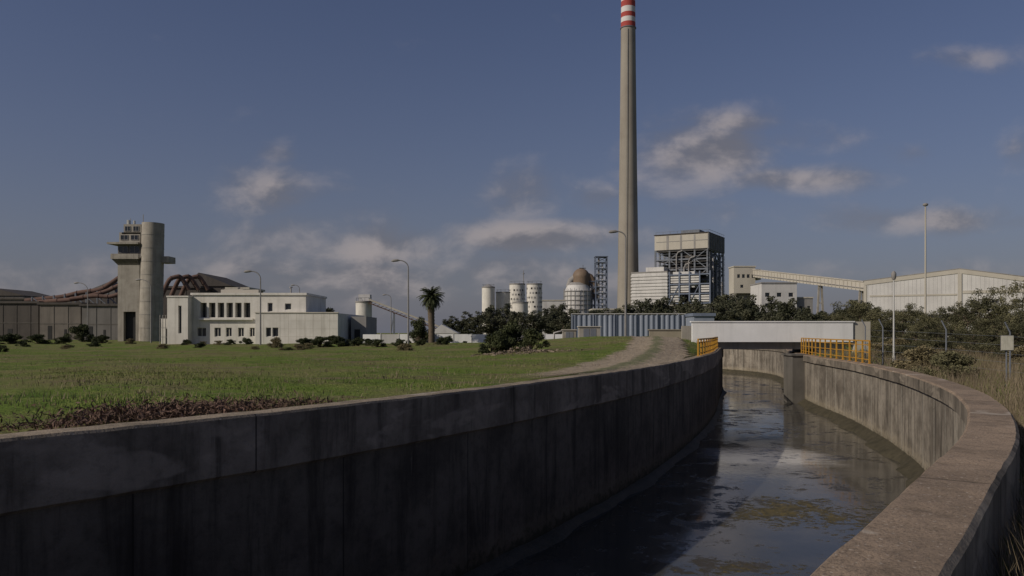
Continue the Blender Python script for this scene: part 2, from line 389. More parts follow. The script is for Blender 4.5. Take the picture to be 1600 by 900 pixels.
def ledge(fx,side,w0,z0,m,name,seed,label):
    rs=np.random.RandomState(seed); q=np.arange(-20,98,.3); px=fx(q); v=[];f=[]
    rn=np.convolve(rs.randn(len(q)+8),np.ones(5)/5,'same')[4:-4]
    wv=w0*(1+.2*np.sin(q*.9)+.15*np.sin(q*2.3+1)+.3*rn); wv=np.maximum(wv,.05)
    for i,y in enumerate(q):
        for t,zz in ((-.25,z0),(0.05,z0+rs.uniform(-.02,.02)),(.5,-2.7+(z0+2.7)*.5+rs.uniform(-.02,.02)),(1,-2.74)):
            v.append((px[i]+side*t*wv[i],y,zz))
    for i in range(len(q)-1):
        for j in range(3):
            k=i*4+j; f.append((k,k+1,k+5,k+4))
    me=bpy.data.meshes.new(name); me.from_pydata(v,[],f); me.materials.append(M[m]); me.polygons.foreach_set('use_smooth',[True]*len(f))
    o=mkobj(name,me); o['kind']='stuff'; o['label']=label; o['category']='mud'; return o
ledge(lambda y:xr(y)+.12,-1,.55,-2.4,'mudp','mud_bank',1,'mossy mud bank along the foot of the sunlit wall')
ledge(xl,1,.3,-2.55,'mud','mud_bank',2,'dark mud along the foot of the shaded wall')

# ------------------------------------------------------------ bridge
br=thing('road_bridge','low road bridge with white solid parapet over the canal','bridge',(0,0,0))
b=MB(); b.box(12.4,22.4,53.5,57.5,.5,.98,'conc'); b.obj('deck',br)
b=MB(); b.box(12.0,22.7,53.0,53.25,.99,2.3,'bwhite').box(11.9,22.8,52.95,53.3,2.3,2.38,'bwhite'); b.obj('parapet',br)
b=MB(); b.box(12.3,22.6,57.6,57.85,.99,2.1,'conc'); b.obj('parapet',br)
b=MB(); b.box(12.1,13.8,53.4,57.7,-.5,.49,'concd'); b.obj('abutment',br)
b=MB(); b.box(20.3,22.6,53.4,57.7,-1,.49,'concd'); b.obj('abutment',br)
b=MB(); b.box(22.82,23.9,53.1,53.5,0,2.35,'roofw'); tag(b.obj('boundary_wall'),'short pale rendered wall beside the bridge','wall')
b=MB(); b.box(17.05,17.9,48.4,50,-3.2,.2,'concd').box(16.95,18.0,48.3,50.1,.2,.3,'concd')
tag(b.obj('concrete_pier'),'dark concrete pier projecting into the canal beside the bridge','pier')
def railing(pts,h,label):
    e=thing('railing',label,'railing',(0,0,0),group='yellow canal railings')
    pts=[Vector(p) for p in pts]
    cum=[0]
    for i in range(1,len(pts)): cum.append(cum[-1]+(pts[i]-pts[i-1]).length)
    def P(s):
        for i in range(1,len(pts)):
            if s<=cum[i]+1e-6: return pts[i-1].lerp(pts[i],(s-cum[i-1])/(cum[i]-cum[i-1]))
        return pts[-1]
    n=max(2,int(cum[-1]/1.25))
    for k in range(n+1):
        p=P(cum[-1]*k/n); b=MB(); b.box(p.x-.03,p.x+.03,p.y-.03,p.y+.03,p.z-.05,p.z+h,'yellow'); b.box(p.x-.08,p.x+.08,p.y-.08,p.y+.08,p.z-.01,p.z+.015,'yellow'); b.obj('post',e)
    for hh in (.18,.5,.82):
        b=MB()
        for k in range(n): b.beam(P(cum[-1]*k/n)+Vector((0,0,h*hh)),P(cum[-1]*(k+1)/n)+Vector((0,0,h*hh)),.035,'yellow',.035)
        b.obj('rail',e)
    b=MB()
    for k in range(n): b.beam(P(cum[-1]*k/n)+Vector((0,0,h)),P(cum[-1]*(k+1)/n)+Vector((0,0,h)),.07,'yellow',.06)
    b.obj('handrail',e)
railing([(float(xr(y))+.4,y,.25) for y in (34.5,38,42,46,50,52.8)],1.0,'yellow painted steel railing on the broad canal coping')
railing([(float(xl(y))-.2,y,.6) for y in (34,38,42,46,50,52.6)],.72,'yellow painted steel railing above the dark canal wall')

# ------------------------------------------------------------ track
def ribbon(name,ctr,w,m,off=.04):
    ctr=np.array(ctr); f=[0]
    for i in range(1,len(ctr)): f.append(f[-1]+np.linalg.norm(ctr[i]-ctr[i-1]))
    f=np.array(f); sx=spline(list(zip(f,ctr[:,0]))); sy=spline(list(zip(f,ctr[:,1]))); q=np.arange(0,f[-1],.7); n=9
    cx=sx(q);cy=sy(q);dx=np.gradient(cx);dy=np.gradient(cy);l=np.hypot(dx,dy); v=[];fs=[];uv=[]
    rut=[.0,-.02,-.07,-.03,.03,-.03,-.07,-.02,.0]
    for i in range(len(q)):
        for j in range(n):
            t=(j/(n-1)-.5)*w; x=cx[i]+dy[i]/l[i]*t; y=cy[i]-dx[i]/l[i]*t; x=min(x,float(xl(y))-.4)
            v.append((x,y,gz(x,y)+off+.04+rut[j]*.8))
    for i in range(len(q)-1):
        for j in range(n-1):
            k=i*n+j; fs.append((k,k+1,k+n+1,k+n)); uv+=[(j/(n-1),q[i]),((j+1)/(n-1),q[i]),((j+1)/(n-1),q[i+1]),(j/(n-1),q[i+1])]
    me=bpy.data.meshes.new(name); me.from_pydata(v,[],fs); me.materials.append(M[m])
    me.uv_layers.new(name='UVMap').data.foreach_set('uv',np.array(uv,np.float32).ravel())
    me.polygons.foreach_set('use_smooth',[True]*len(fs))
    return struct(mkobj(name,me))
TR=[(1.0,18.2),(2.0,20.5),(3.8,26),(6.0,34),(8.2,45),(10.5,60),(12.6,76),(13.6,95)]
ribbon('dirt_track',TR,3.6,'track')

# ------------------------------------------------------------ chimney
d=550; cx=X(981.5,d); ch=thing('chimney','very tall tapering concrete chimney with red and white top','chimney',(cx,d,0))
def cr(z): return np.interp(z,[0,20,60,120,180,229,260],[8.0,7.5,6.85,6.0,5.3,4.85,4.7])
b=MB(); zz=list(np.linspace(0,212.2,45)); b.tube([(0,0,z) for z in zz],[float(cr(z)) for z in zz],40,'chim',caps=False); b.obj('shaft',ch)
zb=[212.2,215.5,218.8,222.1,226,230,234,240,246,250]
for i in range(len(zb)-1):
    b=MB(); b.tube([(0,0,zb[i]),(0,0,zb[i+1])],[float(cr(zb[i]))+.02]*1+[float(cr(zb[i+1]))+.02],40,'red' if i%2==0 else 'wband',caps=(i==len(zb)-2)); b.obj('painted_band',ch)
b=MB()
b.tube([(0,0,211.5),(0,0,212)],float(cr(212))+.5,40,'steel')
b.obj('gallery_ring',ch)
b=MB(); b.beam((-3,-float(cr(0))-.1,0),(-1,-float(cr(210))-.2,210),.3,'greyc'); b.obj('ladder',ch)

# ------------------------------------------------------------ power station
d=500; ps=thing('power_station','steel framed boiler house with beige crown and white louvered hall','power station',(X(1106,d),d,0),math.radians(-30))
b=MB(); b.box(-35,0,0,37,55,64.2,'beige')
for i,(a,c) in enumerate([(-27,-25.5),(-18,-16.8),(-9,-8)]): b.box(a,c,-.12,0,55.3,64,'greyc')
b.box(-33.6,-.4,-.1,0,54.2,55,'dark').box(-33.8,-.2,-.1,-.002,60,60.4,'greyc'); b.obj('crown',ps)
b=MB(); b.box(0.02,.5,-.3,37.3,54.5,64.6,'greyd')
for k in range(10): b.box(.5,.8,k*4-.2,k*4+.2,54.5,64.6,'steel')
b.box(-35.4,.6,-.4,37.4,64.6,65.1,'droof').box(-20,-8,8,20,65.1,68,'steel'); b.obj('roof',ps)
b=MB()
for k in range(8): b.beam((-34+k*4.8,-.3,65.1),(-34+k*4.8,-.3,66.6),.15,'steel')
b.beam((-34,-.3,66.6),(0,-.3,66.6),.15,'steel').beam((.5,0,66.6),(.5,37,66.6),.15,'steel')
for k in range(8): b.beam((.5,k*4.8,65.1),(.5,k*4.8,66.6),.15,'steel')
b.obj('roof_rail',ps)
b=MB(); b.box(-27,-7,7,27,10,54,'greyd').box(-30,-20,4,12,20,44,'greyc').box(-14,-3,3,10,14,36,'greyc').box(-6,-2,12,30,20,50,'greyc').box(-18,-11,2,7,38,52,'droof').box(-31,-25,2.5,4,30,40,'whitec').box(-12,-6,1.5,3,16,24,'whitec'); b.obj('boiler',ps)
b=MB(); xs=[-34.6,-25,-17,-8.5,-.4]; ysx=[.4,9,18,27,36.6]; zs=[0,7,14,21,28,35,42,48.5,54.6]
for x in xs:
    for y in ysx:
        if x in(xs[0],xs[-1]) or y in (ysx[0],ysx[-1]): b.beam((x,y,0),(x,y,55),1.0,'steel')
for z in zs[1:]:
    for (p,q_) in (((xs[0],ysx[0]),(xs[-1],ysx[0])),((xs[-1],ysx[0]),(xs[-1],ysx[-1])),((xs[0],ysx[0]),(xs[0],ysx[-1]))):
        b.beam((*p,z),(*q_,z),.75,'steel',.9)
for i in range(4):
    for j in range(len(zs)-1):
        if (i+j)%2==0:
            b.beam((xs[i],ysx[0],zs[j]),(xs[i+1],ysx[0],zs[j+1]),.5,'steel'); b.beam((xs[-1],ysx[i],zs[j]),(xs[-1],ysx[i+1],zs[j+1]),.5,'steel')
        else:
            b.beam((xs[i+1],ysx[0],zs[j]),(xs[i],ysx[0],zs[j+1]),.5,'steel'); b.beam((xs[-1],ysx[i+1],zs[j]),(xs[-1],ysx[i],zs[j+1]),.5,'steel')
b.obj('steel_frame',ps)
b=MB()
for z in np.arange(10.5,54,3.5): b.box(-33,-1,1,33,z-.2,z,'steel')
for z in np.arange(10.5,54,3.5):
    b.beam((-34,-.6,z+1.3),(0,-.6,z+1.3),.14,'greyc').beam((.7,0,z+1.3),(.7,36,z+1.3),.16,'greyc')
    for k in range(13): b.beam((1.2,k*2.9,z-3.3),(1.2,k*2.9,z),.18,'steel')
b.obj('floor_decks',ps)
b=MB(); b.box(-47,-23,-10,12,0,40,'whitec')
for k in range(16): b.box(-47.3,-22.7,-10.5,-10,6+k*2.1,7.1+k*2.1,'whitec')
b.box(-46,-24,-10.1,-10,0,5.5,'steelb').box(-47.2,-22.8,-10.3,12.2,40,40.7,'greyc').box(-38,-26,-8,6,40.7,43.5,'whitec')
b.obj('louvered_hall',ps)
b=MB()
for i in range(5):
    x=-22+i*6.5
    b.beam((x,-9,0),(x,-9,40),.8,'steelb')
for j,z in enumerate((8,14,20,26,32,38)):
    b.beam((-22,-9,z),(4,-9,z),.7,'steelb')
    b.box(-21,2.5,-8.5,-1,z-.3,z,'steel')
    for i in range(4):
        if (i*3+j*2)%5<4:
            for q_ in range(3): b.box(-21.5+i*6.5,-16+i*6.5,-8.7,-8.4,z-5+q_*1.5,z-4+q_*1.5,'whitec')
for i in range(4): b.beam((-22+i*6.5,-9,8 if i%2 else 20),(-15.5+i*6.5,-9,20 if i%2 else 32),.4,'steelb')
b.box(-20,-6,-8,-2,30,40,'whitec'); b.obj('annex_frame',ps)
b=MB()
for x,z0,z1 in ((-12,10,50),(-15,16,46),(-20,20,54)):
    b.tube([(x,-.9,z0),(x,-.9,z1-3),(x+1,-.9,z1-1),(x+4,-.9,z1)],.45,10,'greyc')
for y,z1 in ((6,50),(14,42),(22,52)): b.tube([(1.6,y,8),(1.6,y,z1),(1.6,y+6,z1+1)],.5,10,'greyc')
b.obj('pipes',ps)

# ------------------------------------------------------------ conveyor transfer tower + gallery
d=380; s=d/F; x0=X(1147,d); tt=thing('transfer_tower','beige conveyor transfer tower raised on concrete legs','tower',(x0,d,0))
w=43*s; b=MB(); zt=Z(417,d); zb_=Z(458,d)
ops=[(1.5+k*2.3,2.9+k*2.3,zb_+7.2,zb_+9) for k in range(4)]+[(3,4.5,zb_+2.5,zb_+4),(8,9.5,zb_+2.5,zb_+4)]
b.facade(0,w-3,zb_,zt,0,ops,'beige').box(0,w-3,.5,9,zb_,zt-.01,'beige').box(-.3,w-2.7,-.3,9.3,zt,zt+.5,'roofw')
b.box(w-3.01,w,1,7,zt-6,zt-1,'beige'); b.obj('cabin',tt)
for o in ops: window(tt,o[0],o[1],o[2],o[3],.2,0,'roofw')
for lx in (.6,w-3.8):
    for ly in (.6,8): b=MB(); b.beam((lx,ly,0),(lx,ly,zb_),1.1,'conc'); b.obj('leg',tt)
b=MB(); b.beam((.6,.6,2),(w-3.8,.6,zb_-1),.5,'conc').beam((w-3.8,.6,2),(.6,.6,zb_-1),.5,'conc').box(.5,w-4,3,6,0,zb_,'greyc'); b.obj('bracing',tt)
P1=Vector((X(1180,380),381.5,Z(427,380))); P2=Vector((X(1362,300),300,Z(449,300)))
cg=thing('conveyor_gallery','long sloping beige enclosed conveyor gallery on trestles','conveyor',(0,0,0))
b=MB(); b.beam(P1,P2,2.6,'beige',3.3); b.beam(P1+Vector((0,0,1.9)),P2+Vector((0,0,1.9)),3.1,'roofw',.25); b.obj('gallery',cg)
b=MB(); n=34
dv=(P2-P1)
side=dv.normalized().cross(Vector((0,0,1))).normalized()*1.42
if side.y>0: side=-side
for k in range(n+1):
    p=P1+dv*k/n+side; b.beam(p-Vector((0,0,1.45)),p+Vector((0,0,1.45)),.28,'roofw')
    if k<n: q_=P1+dv*(k+1)/n+side; b.beam(p+Vector((0,0,-.5)),q_+Vector((0,0,-.5)),.4,'greyc',.25)
b.obj('cladding_ribs',cg)
for k in (.62,.93):
    p=P1+dv*k; b=MB(); b.beam((p.x-1.6,p.y,0),(p.x-.5,p.y,p.z-1.5),.7,'conc').beam((p.x+1.6,p.y,0),(p.x+.5,p.y,p.z-1.5),.7,'conc')
    for z in (5,10,14): b.beam((p.x-1.3,p.y,z),(p.x+1.3,p.y,z),.4,'conc')
    b.obj('trestle',cg)
def simple_building(label,a,c,top,d,dep,m,rows,colsn,trim='roofw'):
    x0=X(a,d);w=X(c,d)-x0;h=Z(top,d)
    e=thing('plant_building',label,'building',(x0,d,0),0); ops=[]
    for r in rows:
        for k in range(colsn):
            ww=w/colsn; ops.append((ww*(k+.3),ww*(k+.7),h*r,h*r+min(1.6,h*.1)))
    b=MB(); b.facade(0,w,0,h,0,ops,m); b.add([(0,0,0),(0,dep,0),(0,dep,h),(0,0,h),(w,0,0),(w,dep,0),(w,dep,h),(w,0,h)],[(0,3,2,1),(4,5,6,7),(1,2,6,5),(3,7,6,2)],m)
    b.obj('wall',e)
    b=MB(); b.box(-.2,w+.2,-.25,dep+.2,h,h+.5,trim); b.obj('roof',e)
    for o in ops: window(e,*o,.2,0,'roofw')
simple_building('tall pale grey plant building with few windows',1190,1245,443,300,14,'whitec',[.55,.75],3,'greyc')
simple_building('lower grey plant annex with flat roof',1245.5,1270,466,302,10,'greyc',[.7],2)
simple_building('low grey-blue shed behind the bridge parapet',1084,1116,494,130,6,'blued',[.6],2,'steelb')
simple_building('long low pale industrial hall behind trees',1020,1130,478,330,15,'greyc',[.6],6)
simple_building('low white process building beside silos',846,884,470,380,15,'whitec',[.6],3)
simple_building('low grey workshop between silos and chimney',926,968,484,330,15,'greyc',[.6],3)

# warehouse
d=200; x0=X(1352,d); wh=thing('warehouse','large white ribbed warehouse with low gabled roof and beige trim','warehouse',(x0,d,0),math.radians(-26))
xa=20.7; xe=42; ze=Z(440,200); za=Z(421,190.9); zr2=13.0
def rz(x): return ze+(za-ze)*x/xa if x<xa else za+(zr2-za)*(x-xa)/(xe-xa)
b=MB(); b.poly([(0,0,0),(xa,0,0),(xa,0,za),(0,0,ze)],(0,40,0),'whitec'); b.poly([(xa,0,0),(xe,0,0),(xe,0,zr2),(xa,0,za)],(0,40,0),'whitec'); b.obj('wall',wh)
b=MB()
x=.6
while x<xe-.3:
    b.box(x-.04,x+.04,-.05,-.002,0,rz(x)-.7,'whitec'); x+=.9
b.obj('cladding_ribs',wh)
b=MB(); b.poly([(-.3,-.15,ze-.9),(xa,-.15,za-.9),(xa,-.15,za+.1),(-.3,-.15,ze+.1)],(0,.14,0),'beige'); b.poly([(xa,-.15,za-.9),(xe,-.15,zr2-.9),(xe,-.15,zr2+.1),(xa,-.15,za+.1)],(0,.14,0),'beige')
b.box(xa-.4,xa+.4,-.3,-.16,0,za-.95,'beige').box(-.4,.3,-.2,-.06,0,ze-.95,'beige'); b.obj('trim',wh)
b=MB(); b.box(xa+.6,xe,-.14,-.06,11.0,11.7,'beige').box(1,xa-.6,-.12,-.06,10.6,11.0,'beige'); b.obj('band',wh)
b=MB(); b.poly([(-.5,-.2,ze+.12),(xa,-.2,za+.12),(xa,-.2,za+.3),(-.5,-.2,ze+.3)],(0,41,0),'greyc'); b.poly([(xa,-.2,za+.12),(xe+.4,-.2,zr2+.12),(xe+.4,-.2,zr2+.3),(xa,-.2,za+.3)],(0,41,0),'greyc'); b.obj('roof',wh)
for k in range(4):
    x=xa+2.2+k*4.4; window(wh,x,x+1.3,8.6,9.5,-.08,1,'greyc')
b=MB(); b.box(14,18,-.1,-.06,0,6,'dark'); b.obj('door',wh)

# ------------------------------------------------------------ silos etc
def silo(a,c,top,d,label,pat=False,cone=False):
    r=(c-a)*d/F/2; h=Z(top,d); e=thing('silo',label,'silo',(X((a+c)/2,d),d,0),group='storage silos')
    b=MB(); b.tube([(0,0,0),(0,0,h)],r,28,'white')
    if pat:
        nz=int(h/2.0)
        for j in range(nz):
            for k in range(16):
                t=2*math.pi*(k+(j%2)*.5)/16
                if (k*7+j*3)%5==0: continue
                p=Vector((math.cos(t),math.sin(t),0)); b.beam(p*(r-.1)+Vector((0,0,1+j*2.0)),p*(r+.05)+Vector((0,0,1+j*2.0)),.7,'greyc' if (k+j)%3 else 'dark',.8)
    b.obj('shell',e)
    b=MB(); b.tube([(0,0,h),(0,0,h+.5)],r+.15,28,'greyc')
    if cone: b.tube([(0,0,h+.5),(0,0,h+1.6)],[r*.9,r*.2],20,'greyc')
    b.obj('roof',e)
    b=MB()
    for k in range(10):
        t=2*math.pi*k/10; b.beam((r*.95*math.cos(t),r*.95*math.sin(t),h+.5),(r*.95*math.cos(t),r*.95*math.sin(t),h+1.5),.08,'steel')
        t2=2*math.pi*(k+1)/10; b.beam((r*.95*math.cos(t),r*.95*math.sin(t),h+1.5),(r*.95*math.cos(t2),r*.95*math.sin(t2),h+1.5),.08,'steel')
    b.obj('guard_rail',e)
silo(753,773,450,350,'pale concrete silo with roof railing',cone=True)
silo(775,797,458,355,'shorter pale concrete silo with roof railing')
silo(796,820,445,365,'tall white silo dotted with dark square openings',pat=True)
silo(823,847,445,350,'tall white silo dotted with dark square openings',pat=True)
silo(801,825,474,335,'squat pale silo among trees')
silo(556,581,473,250,'small concrete silo at the head of a conveyor')
b=MB(); d=252; b.box(X(560,d),X(578,d),d,d+3,Z(473,d)+.6,Z(460,d),'whitec'); tag(b.obj('silo_headhouse'),'small white headhouse on top of the silo','building')
d=248; cv=thing('inclined_conveyor','narrow rusty inclined conveyor descending from the silo','conveyor')
p=Vector((X(577,d),d,Z(468,d)));q_=Vector((X(706,d),d,Z(518,d)))
b=MB(); b.beam(p,q_,1.2,'beige',.5); b.beam(p+Vector((0,0,-1.1)),q_+Vector((0,0,-1.1)),1.0,'duct',.3)
for k in range(22):
    a_=p.lerp(q_,k/22); c_=p.lerp(q_,(k+1)/22); b.beam(a_+Vector((0,-.5,-1.1)),c_+Vector((0,-.5,-.2)),.15,'duct')
b.obj('gallery',cv)
for k in (.3,.6): a_=p.lerp(q_,k); b=MB(); b.beam((a_.x,a_.y,0),(a_.x,a_.y,a_.z-1.2),.5,'steel').beam((a_.x-1.2,a_.y,0),(a_.x,a_.y,a_.z-1.3),.25,'steel'); b.obj('trestle',cv)
d=420; s=d/F; ve=thing('process_vessel','brown domed vessel over a white caged cylindrical base','vessel',(X(903,d),d,0))
r=21*s; h=Z(455,d); b=MB(); b.tube([(0,0,0),(0,0,h)],r,28,'whitec')
for z in np.arange(4,h,2.4): b.tube([(0,0,z),(0,0,z+.35)],r+.4,28,'greyc')
for k in range(20):
    t=2*math.pi*k/20; b.beam((math.cos(t)*(r+.4),math.sin(t)*(r+.4),0),(math.cos(t)*(r+.4),math.sin(t)*(r+.4),h+1.4),.2,'greyc')
b.obj('caged_base',ve)
b=MB(); b.tube([(0,0,h),(0,0,h+3)],[r*.98,r*.8],28,'whitec').tube([(0,0,h+3),(0,0,h+4.5)],[r*.8,r*.6],28,'greyc'); b.obj('cone',ve)
b=MB(); c0=Vector((5*s,0,Z(433,d))); rr=13.5*s
pts=[];rad=[]
for k in range(13):
    t=-math.pi/2+math.pi*k/12; pts.append(c0+Vector((0,0,math.sin(t)*rr*1.02))); rad.append(max(.05,rr*math.cos(t)))
b.tube(pts,rad,28,'bronze'); b.tube([c0+Vector((0,0,-rr*1.2)),c0],[rr*.95,rr],28,'bronze')
b.tube([c0+Vector((rr*.2,0,rr*.2)),c0+Vector((rr*1.0,0,-rr*.1)),c0+Vector((rr*1.5,0,-rr*.8)),c0+Vector((rr*1.6,0,-rr*2.6))],[rr*.55,rr*.5,rr*.42,rr*.4],16,'bronze')
b.tube([c0+Vector((-rr*.5,0,rr*.1)),c0+Vector((-rr*1.2,0,-rr*.4)),c0+Vector((-rr*1.5,0,-rr*1.2))],[rr*.4,rr*.35,rr*.3],16,'greyc'); b.obj('dome',ve)
b=MB(); b.beam(c0+Vector((rr*.2,-1,rr)),c0+Vector((rr*.2,-1,rr+1.8)),.3,'steel').box(c0.x-1,c0.x+2.5,-1.5,1.5,c0.z+rr+.05,c0.z+rr+.3,'steel'); b.obj('platform',ve)
def lattice(label,a,c,top,d,m,step):
    e=thing('lattice_tower',label,'tower',(X(a,d),d,0)); w=(c-a)*d/F; h=Z(top,d); b=MB()
    P=[(0,0),(w,0),(w,w),(0,w)]
    for p in P: b.beam((*p,0),(*p,h),.45,m)
    z=0;k=0
    while z<h-.5:
        z2=min(z+step,h)
        for i in range(4):
            p,q_=P[i],P[(i+1)%4]; b.beam((*p,z2),(*q_,z2),.35,m); b.beam((*(p if k%2 else q_),z),(*(q_ if k%2 else p),z2),.28,m)
        z=z2;k+=1
    b.obj('frame',e)
    b=MB()
    z=step
    while z<h-1: b.box(.3,w-.3,.3,w-.3,z-.15,z,'steel'); z+=step
    b.beam((w*.3,w*.5,0),(w*.3,w*.5,h),.9,'greyc'); b.beam((w*.6,w*.3,2),(w*.6,w*.3,h-3),.8,'whitec'); b.box(-.4,w+.4,-.4,w+.4,h,h+.3,m); b.obj('platforms',e)
lattice('blue-grey steel lattice stair tower',931,949,401,415,'steelb',3.2)
lattice('shorter steel lattice frame beside the brown vessel',918,930,440,418,'steelb',3.2)
for (a,top,d) in ((818,422,400),(1128,440,360)):
    b=MB(); b.tube([(0,0,0),(0,0,Z(top,d))],[.35,.15],8,'pole').tube([(0,0,Z(top,d)-2),(0,0,Z(top,d)-1.6)],.5,8,'pole'); tag(b.obj('mast',None,(X(a,d),d,0)),'thin grey mast above the plant','mast')

# ------------------------------------------------------------ fences
d=108; a=X(893,d);c=X(1071,d); b=MB(); n=int((c-a)/.35); h=Z(492,d)
vs=[];fs=[]
for k in range(n*2+1):
    x=a+(c-a)*k/(n*2); y=d+(.06 if k%4 in(0,1) else -.06); vs+= [(x,y,0),(x,y,h)]
for k in range(n*2): fs.append((2*k,2*k+2,2*k+3,2*k+1))
fe=thing('corrugated_fence','tall blue-grey corrugated sheet fence','fence'); b.add(vs,fs,'blued'); b.obj('sheeting',fe)
k=a
while k<=c: b=MB(); b.box(k-.06,k+.06,d-.2,d-.07,0,h+.1,'blued'); b.obj('post',fe); k+=2.9
b=MB(); b.box(a,c,d-.1,d+.1,h+.11,h+.2,'whitec'); b.obj('top_rail',fe)
b=MB(); d=96; b.box(X(1015,d),X(1070,d),d,d+.4,0,Z(516,d),'sand').box(X(1013,d),X(1072,d),d-.1,d+.5,Z(516,d),Z(514.5,d),'sand'); tag(b.obj('boundary_wall'),'low sandy yellow rendered wall in front of a sheet fence','wall')
def ubox(a,c,top,d,label):
    w=(c-a)*d/F; z0=gz(X(a,d),d)-.2; h=Z(top,d); e=thing('utility_cabinet',label,'utility box',(X(a,d),d,0),group='utility cabinets')
    b=MB(); b.box(0,w,0,1.6,z0,h,'conc'); b.obj('body',e)
    b=MB(); b.box(-.12,w+.12,-.12,1.7,h,h+.1,'roofw'); b.obj('lid',e)
    b=MB(); b.box(w*.2,w*.48,-.03,0,z0+.4,h-.2,'steel').box(w*.52,w*.8,-.03,0,z0+.4,h-.2,'steel'); b.obj('door',e)
ubox(905,938,511,92,'squat concrete utility cabinet with steel doors'); ubox(880,900,516,94,'small concrete utility cabinet on the grass')
b=MB(); b.tube([(X(865,94),94,.0),(X(866,94),94,1.6),(X(878,94),94,1.8)],.12,8,'pole'); tag(b.obj('vent_pipe'),'bent grey vent pipe beside the utility cabinets','pipe')
d=102; pf=thing('precast_fence','long low white precast concrete panel fence','fence'); x=X(567,d)
b=MB()
while x<X(866,d):
    b.box(x,x+2.2,d,d+.1,0,1.42+.03*math.sin(x*3),'bwhite' if int(x*2)%3 else 'whitec'); b.box(x+2.2,x+2.33,d-.04,d+.14,0,1.52,'whitec'); x+=2.33
b.obj('panels',pf)
d=132
b=MB(); b.poly([(X(672,d),d,Z(521,d)),(X(716,d),d,Z(521,d)),(X(690,d),d,Z(507,d))],(0,5,0),'whitec'); b.box(X(676,d),X(714,d),d+.2,d+4.8,0,Z(521,d)-.01,'white'); tag(b.obj('shed'),'small white shed with lean-to roof','shed')

# ------------------------------------------------------------ office building
d=112; s=d/F
ox=X(300,d); of=thing('office_building','white flat roofed two storey office with loggia and low wing','building',(ox,d,0))
def lx(p): return (p-300)*s
def lz(p): return Z(p,d)
W=lx(478); H1=lz(461)
lo=[(lx(313+k*13.6),lx(313+k*13.6+10),lz(496),lz(473)) for k in range(6)]
sm=[(lx(a_),lx(c_),lz(526),lz(512)) for a_,c_ in ((308,322),(335,345),(353,362),(372,381),(390,398))]
b=MB(); b.facade(0,lx(407.9),0,H1,0,lo+sm,'white',.3)
b.add([(0,0,0),(0,12,0),(0,12,H1),(0,0,H1),(W,0,0),(W,12,0),(W,12,H1),(W,0,H1)],[(0,3,2,1),(4,5,6,7),(1,2,6,5),(3,7,6,2)],'white')
up=[(lx(418),lx(426),lz(487),lz(473)),(lx(445),lx(455),lz(484),lz(474))]
b.facade(lx(407.9),W,0,H1,0,up,'white',.3)
b.obj('wall',of)
for o in lo: window(of,o[0],o[1],o[2],o[3],.9,1,'greyc')
for o in sm: window(of,*o,.22,1,'white')
for o in up: window(of,*o,.22,0,'white')
b=MB()
for o in lo:
    b.add([(o[0],.301,o[2]),(o[1],.301,o[2]),(o[1],.95,o[2]),(o[0],.95,o[2])],[(0,1,2,3)],'white')
    b.add([(o[0],.301,o[3]),(o[1],.301,o[3]),(o[1],.95,o[3]),(o[0],.95,o[3])],[(3,2,1,0)],'white')
    b.box(o[0]-.08,o[0],.301,.95,o[2],o[3],'white')
b.obj('loggia',of)
b=MB(); b.box(-.15,W+.15,-.2,12.2,H1,H1+.3,'white'); b.box(lx(312),lx(396),-.4,-.01,lz(500),lz(497.5),'white'); b.obj('roof',of)
b=MB(); b.box(lx(338),lx(368),3,8,H1+.3,lz(450),'roofw').box(lx(372),lx(392),4,8,H1+.3,lz(455),'conc').box(lx(335),lx(395),2.5,2.8,H1+.3,H1+.9,'beige'); b.obj('rooftop_housing',of)
b=MB(); hL=lz(465); so=[(lx(285)-0,lx(290),lz(521),lz(478))]
b.facade(lx(268),-.01,0,hL,-1.4,so,'white',.3)
x0=lx(268); b.add([(x0,-1.4,0),(x0,8,0),(x0,8,hL),(x0,-1.4,hL),(-.01,-1.4,0),(-.01,8,0),(-.01,8,hL),(-.01,-1.4,hL)],[(0,3,2,1),(4,5,6,7),(1,2,6,5),(3,7,6,2)],'white'); b.obj('stair_block',of)
window(of,*so[0],-1.15,0,'white')
b=MB(); b.box(x0-.1,.1,-1.5,8.1,hL,hL+.2,'white'); b.obj('stair_block_roof',of)
hw=lz(490); x0=lx(408); x1=lx(534); wo=[(lx(424),lx(432),lz(526),lz(512)),(lx(434),lx(443),lz(526),lz(512))]
b=MB(); b.facade(x0,x1,0,hw,-2.5,wo,'white',.3)
b.add([(x0,-2.5,0),(x0,-.01,0),(x0,-.01,hw),(x0,-2.5,hw),(x1,-2.5,0),(x1+.6,14,0),(x1+.6,14,hw),(x1,-2.5,hw),(x0,-.01,hw),(x0,14,hw),(x0,14,0)],[(0,3,2,1),(4,5,6,7),(3,7,6,9)],'white'); b.obj('wing',of)
for o in wo: window(of,*o,-2.28,0,'white')
b=MB(); b.box(x0-.05,x1+.1,-2.6,-2.35,hw,hw+.15,'roofw')
for k in range(1,10):
    xx=x0+(x1-x0)*k/10
    if lx(422)<xx<lx(445): continue
    b.box(xx-.02,xx+.02,-2.508,-2.502,0.1,hw-.05,'roofw')
for zz_ in (lz(502),lz(514),lz(526)): b.box(lx(446),x1-.05,-2.507,-2.503,zz_,zz_+.03,'roofw')
b.obj('wing_trim',of)
b=MB(); x1b=lx(566)
b.box(x1+.7,x1b,3,12,0,hw-.35,'greyc').box(x1+1.2,x1+2.0,2.95,3,0,2.1,'dark'); b.obj('rear_wing',of)
b=MB(); b.box(lx(242),lx(267.5),2,6,0,lz(497),'white'); b.box(lx(250),lx(256),1.95,2,0,2.2,'dark'); b.obj('side_annex',of)
b=MB()
